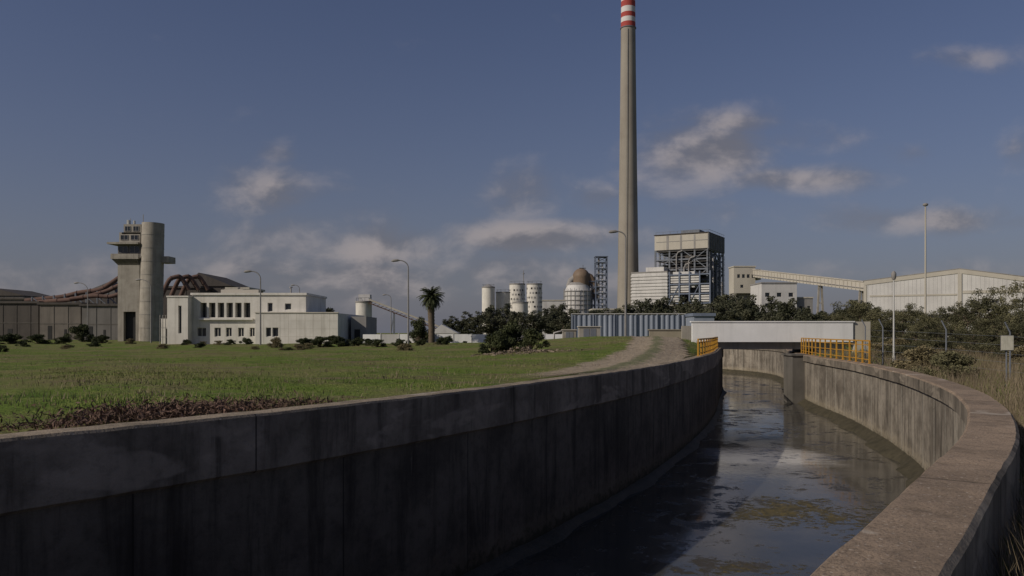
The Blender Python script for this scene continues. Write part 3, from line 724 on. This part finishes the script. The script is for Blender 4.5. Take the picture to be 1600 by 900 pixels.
for k in range(6): b.tube([(lx(244+k*4.5),1.2,0),(lx(244+k*4.5),1.2,lz(492))],.06,6,'pole')
for z in (1,2.3,3.6): b.beam((lx(244),1.2,z),(lx(267),1.2,z),.07,'pole')
b.obj('railing_screen',of)
for p_,t_ in ((436,446),(350,447)):
    b=MB(); b.tube([(lx(p_),6,H1),(lx(p_),6,lz(t_))],.12,8,'greyc').tube([(lx(p_),6,lz(t_)),(lx(p_),6,lz(t_)+.15)],.25,8,'greyc'); b.obj('vent',of)
# ------------------------------------------------------------ control tower
d=150; s=d/F; ct=thing('control_tower','brutalist concrete watch tower with round shaft and cantilevered cabin','tower',(X(218,d),d,0))
def tx(p): return (p-218)*s
def tz(p): return Z(p,d)
b=MB(); zz=np.linspace(0,tz(348),12); b.tube([(tx(232+(z/22)*4),.9,z) for z in zz],[1.98+.1*(1-z/22) for z in zz],32,'conc')
for k in range(1,9): b.tube([(tx(232+(k*2.5/22)*4),.9,k*2.5),(tx(232+(k*2.5/22)*4),.9,k*2.5+.06)],2.03+.1*(1-k*2.5/22),32,'greyc')
b.obj('round_shaft',ct)
b=MB(); so=[(tx(193),tx(212),0,tz(487))]
b.facade(tx(184),tx(218),0,tz(404),0,so,'conc',.8); b.add([(tx(184),0,0),(tx(184),4,0),(tx(184),4,tz(404)),(tx(184),0,tz(404)),(tx(218),0,0),(tx(218),4,0),(tx(218),4,tz(404)),(tx(218),0,tz(404))],[(0,3,2,1),(4,5,6,7),(1,2,6,5)],'conc'); b.obj('square_shaft',ct)
b=MB(); b.box(tx(193),tx(212),.8,.9,0,tz(487),'dark'); b.obj('door',ct)
b=MB(); b.box(tx(176),tx(219),-.8,4.5,tz(405),tz(402.5),'conc'); b.box(tx(171),tx(219.5),-1.0,5,tz(382),tz(379),'conc')
b.poly([(tx(184),-.02,tz(414)),(tx(177),-.7,tz(405.1)),(tx(184),-.7,tz(405.1))],(tx(217)-tx(184),0,0),'conc'); b.box(tx(176),tx(176.8),-.8,4.5,tz(402.4),tz(397),'conc').box(tx(176.9),tx(219),-.8,-.68,tz(402.4),tz(397),'conc'); b.obj('balcony',ct)
b=MB(); b.box(tx(183),tx(219),.3,3.9,tz(402.4),tz(382.1),'greyd'); b.box(tx(186),tx(219),0.1,3.9,tz(378.9),tz(363),'conc').box(tx(192),tx(219),0.3,3.9,tz(363),tz(350),'conc').box(tx(190),tx(221),.1,4,tz(365.5),tz(363),'concd'); b.obj('cabin',ct)
for a_,c_,t_,bt,yy_ in ((184,199,384,395,.27),(202,217,384,395,.27),(188,200,367,375,.07),(204,216,367,375,.07),(194,203,353,361,.27),(207,216,353,361,.27)):
    window(ct,tx(a_),tx(c_),tz(bt),tz(t_),yy_-.01,1,'greyc')
b=MB(); b.box(tx(246),tx(262),.5,3.5,tz(410),tz(407),'conc').box(tx(246),tx(262),.5,.65,tz(407),tz(400),'conc').box(tx(261),tx(262),.65,3.5,tz(407),tz(400),'conc'); b.obj('side_balcony',ct)
b=MB(); b.beam((tx(220),1,tz(348)),(tx(220),1,tz(334)),.1,'pole').beam((tx(200),1,tz(350)),(tx(200),1,tz(340)),.08,'pole'); b.box(tx(196),tx(199),.5,1,tz(350),tz(343),'polew').box(tx(206),tx(208),.5,1,tz(350),tz(344),'polew'); b.obj('antenna',ct)

# ------------------------------------------------------------ factory left
def shed(a,c,top,d,dep,m,roofm,label,peak=None,rib=3.2,pk_at=.4):
    x0=X(a,d); w=X(c,d)-x0; h=Z(top,d); e=thing('factory_shed',label,'factory',(x0,d,0),group='factory sheds')
    b=MB(); b.box(0,w,0,dep,0,h,m); b.obj('wall',e)
    b=MB(); x=rib
    while x<w: b.box(x-.06,x+.06,-.08,-.002,0,h-.1,m); x+=rib
    b.box(0,w,-.06,-.003,h*.45,h*.47,'concd').box(w*.2,w*.3,-.05,-.004,0,h*.4,'dark').box(w*.6,w*.66,-.05,-.004,0,h*.3,'dark')
    b.obj('pilasters',e)
    b=MB(); pk=peak if peak is not None else h+1
    b.poly([(-.4,-.4,h+.003),(w+.4,-.4,h+.003),(w*pk_at,-.4,pk)],(0,dep+.8,0),roofm) if pk>h+1.5 else b.box(-.4,w+.4,-.4,dep+.4,h+.003,h+.5,roofm); b.obj('roof',e)
shed(-60,60,474,185,30,'droof','droof','dark weathered factory shed')
shed(62,126,476,180,25,'brownc','droof','brown panelled factory shed with flat roof')
shed(128,184,478,178,20,'greyd','droof','grey factory bay behind tower')
shed(-70,300,468,230,30,'brownc','droof','long brown factory hall with dark roof')
shed(252,312,450,207,25,'droof','droof','raised dark factory bay carrying rusty ducts')
shed(290,361,447,215,20,'droof','droof','tall dark roofed factory building',peak=Z(426,215),pk_at=.3)
shed(355,388,452,200,12,'greyc','roofw','pale factory annex behind office')
shed(-40,38,462,260,20,'greyd','droof','grey factory hall with dark eaves',peak=Z(450,260))
shed(120,182,462,212,20,'droof','greyd','dark factory hall behind rising ducts',peak=Z(440,212),pk_at=.85)
def duct(pts,r,d,label):
    b=MB(); P=[Vector((X(a,d),d+o,Z(c,d))) for a,c,o in pts]
    Q=[]
    for i in range(len(P)-1):
        for k in range(6): Q.append(P[i].lerp(P[i+1],k/6))
    Q.append(P[-1])
    for _ in range(2): Q=[Q[0]]+[(Q[i-1]+Q[i]*2+Q[i+1])/4 for i in range(1,len(Q)-1)]+[Q[-1]]
    b.tube(Q,r,14,'duct')
    for i in range(3,len(Q)-2,4):
        dd=(Q[i+1]-Q[i]).normalized()*.15; b.tube([Q[i],Q[i]+dd],r+.1,14,'duct')
    tag(b.obj('rusty_duct'),label,'duct','rusty process ducts')
duct([(40,470,0),(98,464,0),(125,457,0),(158,453,0),(186,434,0)],.55,190,'large rusty brown duct rising along factory roof')
duct([(60,472,0),(128,468,-2),(165,456,0),(190,444,0)],.5,187,'rusty brown duct above factory bay')
duct([(110,467,0),(150,462,0),(172,464,0),(200,455,0)],.45,184,'thin rusty duct behind larger ones')
for k in range(3):
    duct([(250+k*15,468,0),(262+k*15,435,1),(276+k*15,430,2),(288+k*15,452,3)],.55,198+k*2.5,'angled rusty duct rising over the factory roof')
b=MB()
for k in range(9):
    x=X(50+k*17,188); b.beam((x,188,0),(x,188,Z(464-k*1.5,188)),.3,'steel')
    if k: b.beam((x,188,Z(478,188)),(X(50+(k-1)*17,188),188,Z(464,188)),.2,'steel')
tag(b.obj('duct_support_frame'),'dark steel trestle frame carrying the ducts','frame')

# ------------------------------------------------------------ lamps
def lamp(base,top,d,arm,label,head='arm',r=.09,mt='pole'):
    x=X(base,d); z0=gz(x,d)-.1; H=Z(top,d)-z0
    e=thing('street_lamp',label,'street lamp',(x,d,z0),group='street lamps')
    if head=='arm':
        a=arm*d/F; sg=1 if a>0 else -1
        pts=[(0,0,0),(0,0,H*.4),(0,0,H-abs(a)*.75)]
        for k in range(1,8):
            t=math.pi/2*k/7; pts.append((a*.8*(1-math.cos(t)),0,H-abs(a)*.75+abs(a)*.7*math.sin(t)))
        b=MB(); b.tube(pts,[r,r*.8,r*.6]+[r*.5]*7,10,mt); b.obj('pole',e)
        ex=pts[-1]; b=MB(); b.tube([ex,(ex[0]+sg*.25,0,ex[2]+.01),(ex[0]+sg*.75,0,ex[2]-.03),(ex[0]+sg*.95,0,ex[2]-.08)],[.07,.15,.16,.06],12,'greyc'); b.obj('lamp_head',e)
    else:
        b=MB(); b.tube([(0,0,0),(0,0,H)],[r,r*.55],10,mt).tube([(0,0,0),(0,0,.5)],r*1.5,10,mt); b.obj('pole',e)
        b=MB(); b.tube([(0,0,H),(0,0,H+.1),(0,0,H+.3),(0,0,H+.4)],[r*1.3,r*2.1,r*2.2,r*.8],14,'greyc'); b.obj('lamp_head',e)
lamp(977.5,361,82,-15,'tall grey street lamp with curved arm by the track',r=.13)
lamp(638,406,92,-17,'grey street lamp with curved arm beside a palm',r=.12)
lamp(407,423,96,-17,'grey street lamp with curved arm before the office',r=.12)
lamp(236,436,130,-19,'grey street lamp with curved arm at tower foot',r=.12)
lamp(137,441,150,-17,'grey street lamp beside the factory sheds',r=.13)
lamp(611,460,190,-9,'distant small grey street lamp',r=.14)
lamp(468,445,190,-9,'grey street lamp rising behind the office',r=.14)
lamp(1446,322,110,0,'very tall slender mast lamp with round head','mast',r=.16,mt='beige')
lamp(1396.5,437,37,0,'short white lamp pole beside canal scrub','mast',r=.05,mt='polew')
sf=thing('wire_fence','sagging wire security fence with cranked posts','fence')
pts=[Vector((17.3,39,0)),Vector((16.3,35,0)),Vector((16.9,31,0)),Vector((17.2,27.5,0)),Vector((17.0,24,0)),Vector((16.9,20,0))]
wb=MB()
for i,p in enumerate(pts):
    z0=gz(p.x,p.y); b=MB(); b.tube([(p.x,p.y,z0-.1),(p.x,p.y,z0+1.75),(p.x-.18,p.y,z0+2.1)],.03,8,'steel'); b.obj('post',sf)
    if i:
        o=pts[i-1]; zo=gz(o.x,o.y)
        for h in np.arange(.1,1.8,.3): wb.beam((o.x,o.y,zo+h),(p.x,p.y,z0+h),.006,'steel')
wb.obj('wire_mesh',sf)
d=26; sx=X(1574,d)
e=thing('fence_sign','small weathered whitish notice plate on a thin post','sign')
b=MB(); b.box(sx-.19,sx+.19,d-.02,d,Z(547,d),Z(525,d),'sign').box(sx-.21,sx+.21,d,d+.02,Z(547,d)-.02,Z(525,d)+.02,'greyc'); b.obj('sign_plate',e)
b=MB(); b.tube([(sx,d+.05,gz(sx,d)-.1),(sx,d+.05,Z(524,d))],.025,8,'steel'); b.obj('post',e)

# ------------------------------------------------------------ vegetation
def quads(name,C,size,m,aspect=.5):
    n=len(C); a=np.random.randn(n,3); a/=np.linalg.norm(a,axis=1)[:,None]; r=np.random.randn(n,3)
    b_=np.cross(a,r); b_/=np.linalg.norm(b_,axis=1)[:,None]
    sz=size*(.6+.8*np.random.rand(n))[:,None]; a=a*sz; b_=b_*sz*aspect
    V=np.stack([C-a,C+b_,C+a,C-b_],1).reshape(-1,3)
    me=bpy.data.meshes.new(name); me.from_pydata(V.tolist(),[],np.arange(4*n).reshape(-1,4).tolist()); me.materials.append(M[m]); return me
def cloudpts(cl,nleaf):
    C=[]; tot=sum(r*r for _,r in cl)
    for c,r in cl:
        n=int(nleaf*r*r/tot); p=np.random.randn(n,3); p/=np.linalg.norm(p,axis=1)[:,None]; p*=(np.random.rand(n)**.45*r)[:,None]; p[:,2]*=.8
        p=p+np.array(c); p[:,2]=np.abs(p[:,2]); C.append(p)
    return np.concatenate(C)
def tree_variant(seed,m,nleaf=2600,wid=.38,low=.25,lsize=.03,nl=9,rc=(.08,.15)):
    random.seed(seed); np.random.seed(seed)
    b=MB(); th=.55
    tp=[(0,0,-.02),(random.uniform(-.02,.02),0,th*.5),(random.uniform(-.05,.05),random.uniform(-.04,.04),th),(random.uniform(-.06,.06),0,.85)]
    b.tube(tp,[.02,.015,.01,.004],8,'trunk'); cl=[]
    for k in range(nl):
        z0=random.uniform(low,.75); t=random.random()*6.283; ln=wid*random.uniform(.35,1.05)*(1.15-abs(z0+.05-.5))
        z1=min(.92,z0+random.uniform(.02,.25)); e=(math.cos(t)*ln,math.sin(t)*ln,z1); mid=(e[0]*.5,e[1]*.5,z0+(z1-z0)*.3)
        b.tube([(0,0,z0),mid,e],[.008,.005,.002],6,'trunk'); cl.append((e,random.uniform(*rc)))
        cl.append(((mid[0],mid[1],mid[2]+.04),random.uniform(rc[0]*.8,rc[1]*.9)))
    for k in range(7): cl.append(((random.gauss(0,.08),random.gauss(0,.08),random.uniform(.6,.93)),random.uniform(.06,.12)))
    tm=b.obj('trunk'); tme=tm.data; bpy.data.objects.remove(tm)
    return tme,quads('crown',cloudpts(cl,nleaf),lsize,m)
def bush_variant(seed,m,nleaf,lsize,wid=.8):
    random.seed(seed); np.random.seed(seed); b=MB(); cl=[]
    for k in range(26):
        t=random.random()*6.283; el=random.random()**.8*1.5; R=random.uniform(.45,.9)
        e=(math.cos(t)*math.cos(el)*R*wid,math.sin(t)*math.cos(el)*R*wid,math.sin(el)*R); cl.append((e,random.uniform(.12,.22)))
        b.tube([(0,0,0),(e[0]*.5,e[1]*.5,e[2]*.6),e],[.02,.012,.004],5,'trunk')
    for k in range(5): cl.append(((random.gauss(0,.15),random.gauss(0,.15),random.uniform(.3,.75)),.22))
    tm=b.obj('trunk'); tme=tm.data; bpy.data.objects.remove(tm)
    return tme,quads('crown',cloudpts(cl,nleaf),lsize,m)
def plant_tree(var,x,y,h,w,name,label,cat,group):
    e=thing(name,label,cat,(x,y,gz(x,y)-.05),random.random()*6.28,group,(h*w,h*w,h))
    mkobj('trunk',var[0],e); mkobj('crown',var[1],e)
EU=[tree_variant(s_,'leafd',4600,.42,.08,.026,16,(.09,.16)) for s_ in (11,12,13,14)]
SH=[tree_variant(s_,'leafm',8500,.42,.0,.014,32,(.05,.12)) for s_ in (21,22,23,24)]
BU=[bush_variant(s_,'leafb',6500,.035) for s_ in (31,32,33)]
BM=[bush_variant(s_,'leafm',8000,.026) for s_ in (34,35)]
DY=[bush_variant(41,'leafy',5000,.035),bush_variant(42,'leafy',3500,.03)]
random.seed(5)
far=[(742,487,250,1.3),(765,480,260,1.2),(790,474,300,1.0),(812,488,250,1.3),(856,482,260,1.2),(872,474,285,1.0),(896,484,260,1.3),(925,486,250,1.3),(950,482,270,1.2),(984,474,290,1.1),(1008,466,300,1.0),(1034,469,280,1.2),(1062,463,300,1.1),(1090,470,270,1.1),(1112,474,260,1.2),(1128,461,290,1.0),(1152,460,280,1.1),(1176,472,250,1.2),(1210,462,285,1.1),(1236,474,260,1.2),(1256,481,240,1.2),(1284,486,230,1.3),(1306,484,220,1.3),(1330,480,190,1.2),(720,494,240,1.4),(700,498,240,1.3),(486,478,190,1.2),(512,481,185,1.3),(838,486,240,1.3),(1045,484,240,1.4),(1075,486,240,1.4),(970,488,240,1.4),(1145,484,220,1.3),(1195,486,215,1.4),(1225,488,200,1.5),(1268,492,190,1.5),(1310,492,180,1.5),(1000,488,220,1.4),(880,492,220,1.4),(1120,488,200,1.4),(1095,488,215,1.4),(1020,480,260,1.3),(1340,468,150,1.1),(1365,482,140,1.2),(1135,470,240,1.0),(1165,466,230,1.0)]
for i,(a,t_,d,w) in enumerate(far):
    plant_tree(EU[i%4],X(a,d),d,Z(t_-2,d),w,'eucalyptus_tree','dark green eucalyptus in the belt before the plant','tree','eucalyptus belt')
near=[(1345,464,80,1.1),(1330,496,72,1.3),(1378,484,62,1.1),(1412,474,72,1.0),(1448,488,60,1.1),(1476,480,66,1.0),(1508,470,60,1.0),(1534,450,64,.9),(1566,468,60,1.0),(1602,438,52,.8),(1430,502,50,1.2),(1490,502,46,1.1),(1550,492,46,1.1),(1392,500,52,1.2),(1592,484,42,1.0),(1360,500,58,1.3),(1462,510,44,1.2),(1520,514,42,1.2),(1585,502,36,1.1),(1620,470,45,1.0),(1405,480,80,1.2),(1500,488,75,1.3),(1440,482,85,1.2),(1550,480,80,1.3),(1323,484,95,1.2),(1355,480,100,1.2)]
for i,(a,t_,d,w) in enumerate(near):
    x=X(a,d); plant_tree(SH[i%4],x,d,(Z(t_,d)-gz(x,d))*1.04,w,'tamarisk_tree','scrubby olive green tree beside the canal','tree','canal side scrub')
nb=[(1345,527,62),(1375,529,56),(1405,529,50),(1440,532,48),(1475,535,45),(1510,540,42),(1540,538,40),(1575,545,36),(1600,542,34),(1425,538,42),(1330,522,75),(1460,529,58),(1500,529,56),(1540,526,54),(1442,544,32),(1403,540,38),(1482,552,28),(1370,535,44)]
for i,(a,t_,d) in enumerate(nb):
    x=X(a,d); dy=i%3==2
    plant_tree(DY[i%2] if dy else BM[i%2],x,d,max(.6,Z(t_,d)-gz(x,d)+.2),1.4,'shrub','dry tan shrub in the scrub beside the canal' if dy else 'low olive shrub in the scrub beside the canal','shrub','canal side shrubs')
bs=[(797,507,43,1.0,1),(828,516,42,1.1,1),(768,522,42,1.2,1),(655,500,100,.8,1),(690,528,84,1.6,1),(660,530,80,1.6,1),(625,531,78,1.6,1),(590,531,76,1.6,1),(560,528,82,1.6,1),(530,527,82,1.6,1),(500,527,82,1.6,1),(475,529,80,1.6,1),(700,526,96,1.2,1),(575,530,88,1.6,1),(520,525,95,1.6,1),(385,529,100,1.4,1),(360,531,100,1.4,1),(290,531,100,1.4,1),(845,527,88,1.2,1),(60,523,115,1.8,1),(20,522,115,1.8,1),(100,526,115,1.6,1),(130,508,135,1.2,1),(160,524,118,1.4,1),(432,528,80,1.1,0),(480,536,70,1.3,0),(205,530,110,1.5,0)]
r2=random.Random(3)
for k in range(22):
    d=r2.uniform(60,104); a=r2.uniform(-10,740); bs.append((a,520+(1.6-r2.uniform(.25,.65))*F/d,d,r2.uniform(1.3,2.2),1 if r2.random()<.35 else 0))
for i,(a,t_,d,w,k) in enumerate(bs):
    x=X(a,d); h=(Z(t_,d)-gz(x,d)+.1)*1.1
    plant_tree((BU[i%3] if k else DY[i%2]),x,d,max(h,.3),w,'shrub','dark green rounded shrub in the field' if k else 'dry yellowish shrub in the field','shrub','field shrubs')
d=98; random.seed(9); px_=X(674,d); pe=thing('palm_tree','date palm with shaggy crown and stout trunk','palm tree',(px_,d,0))
Hp=Z(464,d); b=MB(); n=30; b.tube([(math.sin(z*1.0)*.04,0,z) for z in np.linspace(0,Hp,n)],[.36+.05*(k%2)+.12*(k/n)**3 for k in range(n)],12,'trunk'); b.obj('trunk',pe)
b=MB()
for k in range(230):
    t=random.random()*6.283; el=random.uniform(-1.5,1.5); ln=random.uniform(1.3,2.0)
    p=Vector((0,0,Hp)); pr=[p.copy()]; e_=el
    for q in range(9):
        p=p+Vector((math.cos(t)*math.cos(e_),math.sin(t)*math.cos(e_),math.sin(e_)))*ln/9; pr.append(p.copy()); e_=max(-1.5,e_-.14)
    sd=Vector((-math.sin(t),math.cos(t),0))
    for q in range(1,10):
        dv_=(pr[q]-pr[q-1]).normalized()
        for sgn in (-1,1):
            for h_ in (0,.5):
                o=pr[q-1].lerp(pr[q],h_); l_=.32*(1-.5*q/10); tip=o+sd*sgn*l_+dv_*l_*.7-Vector((0,0,.12)); b.add([o-dv_*.05,o+dv_*.05,tip],[(0,1,2)],'palm')
    b.add([pr[0]-sd*.02,pr[0]+sd*.02,pr[5]+sd*.015,pr[5]-sd*.015],[(0,1,2,3)],'palm')
b.obj('crown',pe)
def blades(name,pts,hmin,hmax,w,m,nb,spread,label):
    rs=np.random.RandomState(4); P=np.repeat(pts,nb,0); k=len(P)
    P=P+np.c_[rs.randn(k)*spread,rs.randn(k)*spread,np.zeros(k)]; t=rs.rand(k)*6.283; h=hmin+(hmax-hmin)*rs.rand(k)**1.5
    dx=np.cos(t)*w/2;dy=np.sin(t)*w/2; lean=rs.randn(k,2)*.35*h[:,None]
    a=P+np.c_[-dx,-dy,np.full(k,-.02)];c=P+np.c_[dx,dy,np.full(k,-.02)];e=P+np.c_[lean,h]
    V=np.stack([a,c,e],1).reshape(-1,3); me=bpy.data.meshes.new(name); me.from_pydata(V.tolist(),[],np.arange(3*k).reshape(-1,3).tolist()); me.materials.append(M[m])
    o=mkobj(name,me); o['kind']='stuff'; o['label']=label; o['category']=name.replace('_',' '); return o
rs=np.random.RandomState(8)
def scatter(n,y0,y1,fn,pw=1.6):
    y=y0+(y1-y0)*rs.rand(n)**pw; x=fn(y); return np.c_[x,y,zg(x,y)]
pl=scatter(24000,7,60,lambda y: np.maximum(-.68*y-1, xl(y)-55) + (xl(y)-.7-np.maximum(-.68*y-1,xl(y)-55))*rs.rand(len(y)))
nz_=np.sin(pl[:,0]*.5+np.sin(pl[:,1]*.3)*2)+np.sin(pl[:,1]*.45+pl[:,0]*.2)+.8*np.sin(pl[:,0]*1.7+pl[:,1])
uu=xl(pl[:,1])-pl[:,0]
keep=(nz_+rs.randn(len(pl))*.6>.6)&~((uu<3)&(pl[:,1]<14)&(rs.rand(len(pl))<.9))&(uu>1.0)
trk=np.interp(pl[:,1],[t_[1] for t_ in TR],[t_[0] for t_ in TR]); keep&=(np.abs(pl[:,0]-trk)>1.7)|(pl[:,1]<17)
blades('grass',pl[keep],.015,.055,.02,'grass',5,.12,'short patchy green field grass')
pl=scatter(1500,12,95,lambda y: -.68*y+(xl(y)-1.5+.68*y)*rs.rand(len(y)),1.1); blades('dry_weeds',pl,.03,.16,.018,'dryg',8,.12,'scattered dry weed tufts in the field')
pr_=scatter(6500,3,48,lambda y: xr(y)+1.0+ (1+.35*y)*rs.rand(len(y)),1.1); blades('dry_grass',pr_,.2,.75,.016,'dryg',10,.16,'tall dry grass outside the canal wall')
pr_=scatter(2500,2,60,lambda y: xr(y)+1.1+ (1+.3*y)*rs.rand(len(y)),1.3); blades('grass',pr_,.1,.4,.03,'grass',7,.12,'green weeds outside the canal wall')
C=[]
for k in range(300):
    y=10.7+rs.randn()*.75; x=float(xl(y))-1.9+rs.randn()*.5
    if x>float(xl(y))-.9: continue
    hgt=(.05+.12*abs(math.sin(y*1.7)))*math.exp(-((y-10.9)/1.2)**2); c=np.array([x,y,gz(x,y)+hgt*.5]); C.append(c+rs.randn(26,3)*np.array([.2,.2,hgt*.5]))
C=np.concatenate(C); me=quads('dry_brush',C,.045,'brush',aspect=.2); o=mkobj('dry_brush',me); o['kind']='stuff'; o['label']='reddish brown heap of dead weeds by the canal wall'; o['category']='dead weeds'
C=MB()
for k in range(380):
    x=X(812,40)+rs.randn()*1.3; y=39.4+rs.randn()*.8; r=.03+.12*rs.rand()**2; z=gz(x,y)+.28*math.exp(-((x-X(812,40))**2+(y-40)**2)/1.2)*rs.rand()
    pts=[(x+rs.uniform(-r,r),y+rs.uniform(-r,r),z+rs.uniform(-r*.6,r*.6)) for _ in range(6)]
    C.add(pts,[(0,1,2),(0,2,3),(0,3,4),(0,4,1),(5,2,1),(5,3,2),(5,4,3),(5,1,4)],'rock')
o=C.obj('rubble'); o['kind']='stuff'; o['label']='low heap of broken rubble beneath a bush'; o['category']='rubble'

# ------------------------------------------------------------ sky, sun, camera
sv=Vector((-.80,-.44,.58)).normalized(); el=math.asin(sv.z); az=math.atan2(sv.x,sv.y)
w=bpy.data.worlds.new('World'); S.world=w; w.use_nodes=True; nt=w.node_tree; bg=nt.nodes['Background']
sky=N(nt,'ShaderNodeTexSky',sky_type='NISHITA'); sky.sun_disc=False; sky.sun_elevation=el; sky.sun_rotation=az%(2*math.pi); sky.altitude=0; sky.air_density=1.0; sky.dust_density=1.2; sky.ozone_density=2.0
STR=.06
tc=N(nt,'ShaderNodeTexCoord').outputs['Generated']; sp=N(nt,'ShaderNodeSeparateXYZ'); L(nt,tc,sp.inputs[0])
yy_=math_(nt,'MAXIMUM',math_(nt,'ABSOLUTE',sp.outputs[1]),.12)
u=math_(nt,'DIVIDE',sp.outputs[0],yy_); v=math_(nt,'DIVIDE',sp.outputs[2],yy_)
cb=N(nt,'ShaderNodeCombineXYZ'); L(nt,u,cb.inputs[0]); L(nt,v,cb.inputs[1]); L(nt,math_(nt,'MULTIPLY',math_(nt,'SIGN',sp.outputs[1]),3),cb.inputs[2]); uvv=cb.outputs[0]
clouds=[(1095,246,105,52,1.15),(1235,280,140,22,.95),(1130,195,90,26,.68),(1508,90,66,24,.7),(1425,242,48,18,.55),(1440,345,170,24,.82),(400,300,85,46,.72),(432,242,34,20,.5),(815,308,66,46,.76),(842,370,180,28,1.02),(610,388,160,40,.92),(470,375,150,48,.7),(930,312,60,26,.55),(1590,240,48,36,.6),(1590,348,40,18,.6),(640,430,560,54,.74),(1240,220,90,28,.5),(230,430,300,46,.58),(1150,330,130,28,.45),(1380,420,300,26,.45)]
mask=None
for (a,c,sx_,sy_,am) in clouds:
    n=N(nt,'ShaderNodeVectorMath',operation='SUBTRACT'); L(nt,uvv,n.inputs[0]); n.inputs[1].default_value=((a-800)/F,(520-c)/F,3)
    n2=N(nt,'ShaderNodeVectorMath',operation='MULTIPLY'); L(nt,n.outputs[0],n2.inputs[0]); n2.inputs[1].default_value=(F/sx_,F/sy_,1)
    n3=N(nt,'ShaderNodeVectorMath',operation='DOT_PRODUCT'); L(nt,n2.outputs[0],n3.inputs[0]); L(nt,n2.outputs[0],n3.inputs[1])
    e=math_(nt,'MULTIPLY',math_(nt,'EXPONENT',math_(nt,'MULTIPLY',n3.outputs['Value'],-.75)),am)
    mask=e if mask is None else math_(nt,'MAXIMUM',mask,e)
vv=vscale(nt,uvv,(1,1.6,1))
cn=noise(nt,vv,8,9,.57,.2); off=N(nt,'ShaderNodeVectorMath',operation='ADD'); L(nt,vv,off.inputs[0]); off.inputs[1].default_value=(-.012,.03,0)
cn2=noise(nt,off.outputs[0],8,5,.5,.2)
den=ss(nt,math_(nt,'ADD',math_(nt,'MULTIPLY',mask,.8),math_(nt,'MULTIPLY',math_(nt,'SUBTRACT',cn,.5),1.25)),.15,.9)
lit=ss(nt,math_(nt,'ADD',math_(nt,'SUBTRACT',cn,cn2),math_(nt,'MULTIPLY',mask,.05)),-.06,.15)
k=1/STR
cc=mixc(nt,lit,(.15*k,.145*k,.162*k),(.35*k,.31*k,.305*k))
zc=math_(nt,'MAXIMUM',sp.outputs[2],0.0)
base=mixc(nt,1.0,sky.outputs[0],(.74,.69,.83),'MULTIPLY')
hz=math_(nt,'MULTIPLY',math_(nt,'EXPONENT',math_(nt,'MULTIPLY',zc,-6)),.85)
base=mixc(nt,hz,base,(.14*k,.145*k,.178*k))
fin=mixc(nt,math_(nt,'MULTIPLY',den,.8),base,cc)
L(nt,fin,bg.inputs[0]); bg.inputs[1].default_value=STR
sl=bpy.data.lights.new('sun','SUN'); sl.energy=3.0; sl.angle=math.radians(.5); sl.color=(1,.9,.76); so_=bpy.data.objects.new('sun',sl); S.collection.objects.link(so_)
so_.rotation_euler=(-sv).to_track_quat('-Z','Y').to_euler(); so_.location=(0,0,60)
cd=bpy.data.cameras.new('camera'); cd.lens=28; cd.sensor_width=36; cd.shift_y=70/1600; cd.clip_end=8000; cd.clip_start=.05
co=bpy.data.objects.new('camera',cd); S.collection.objects.link(co); co.location=(0,0,CZ); co.rotation_euler=(math.radians(90),0,0); S.camera=co
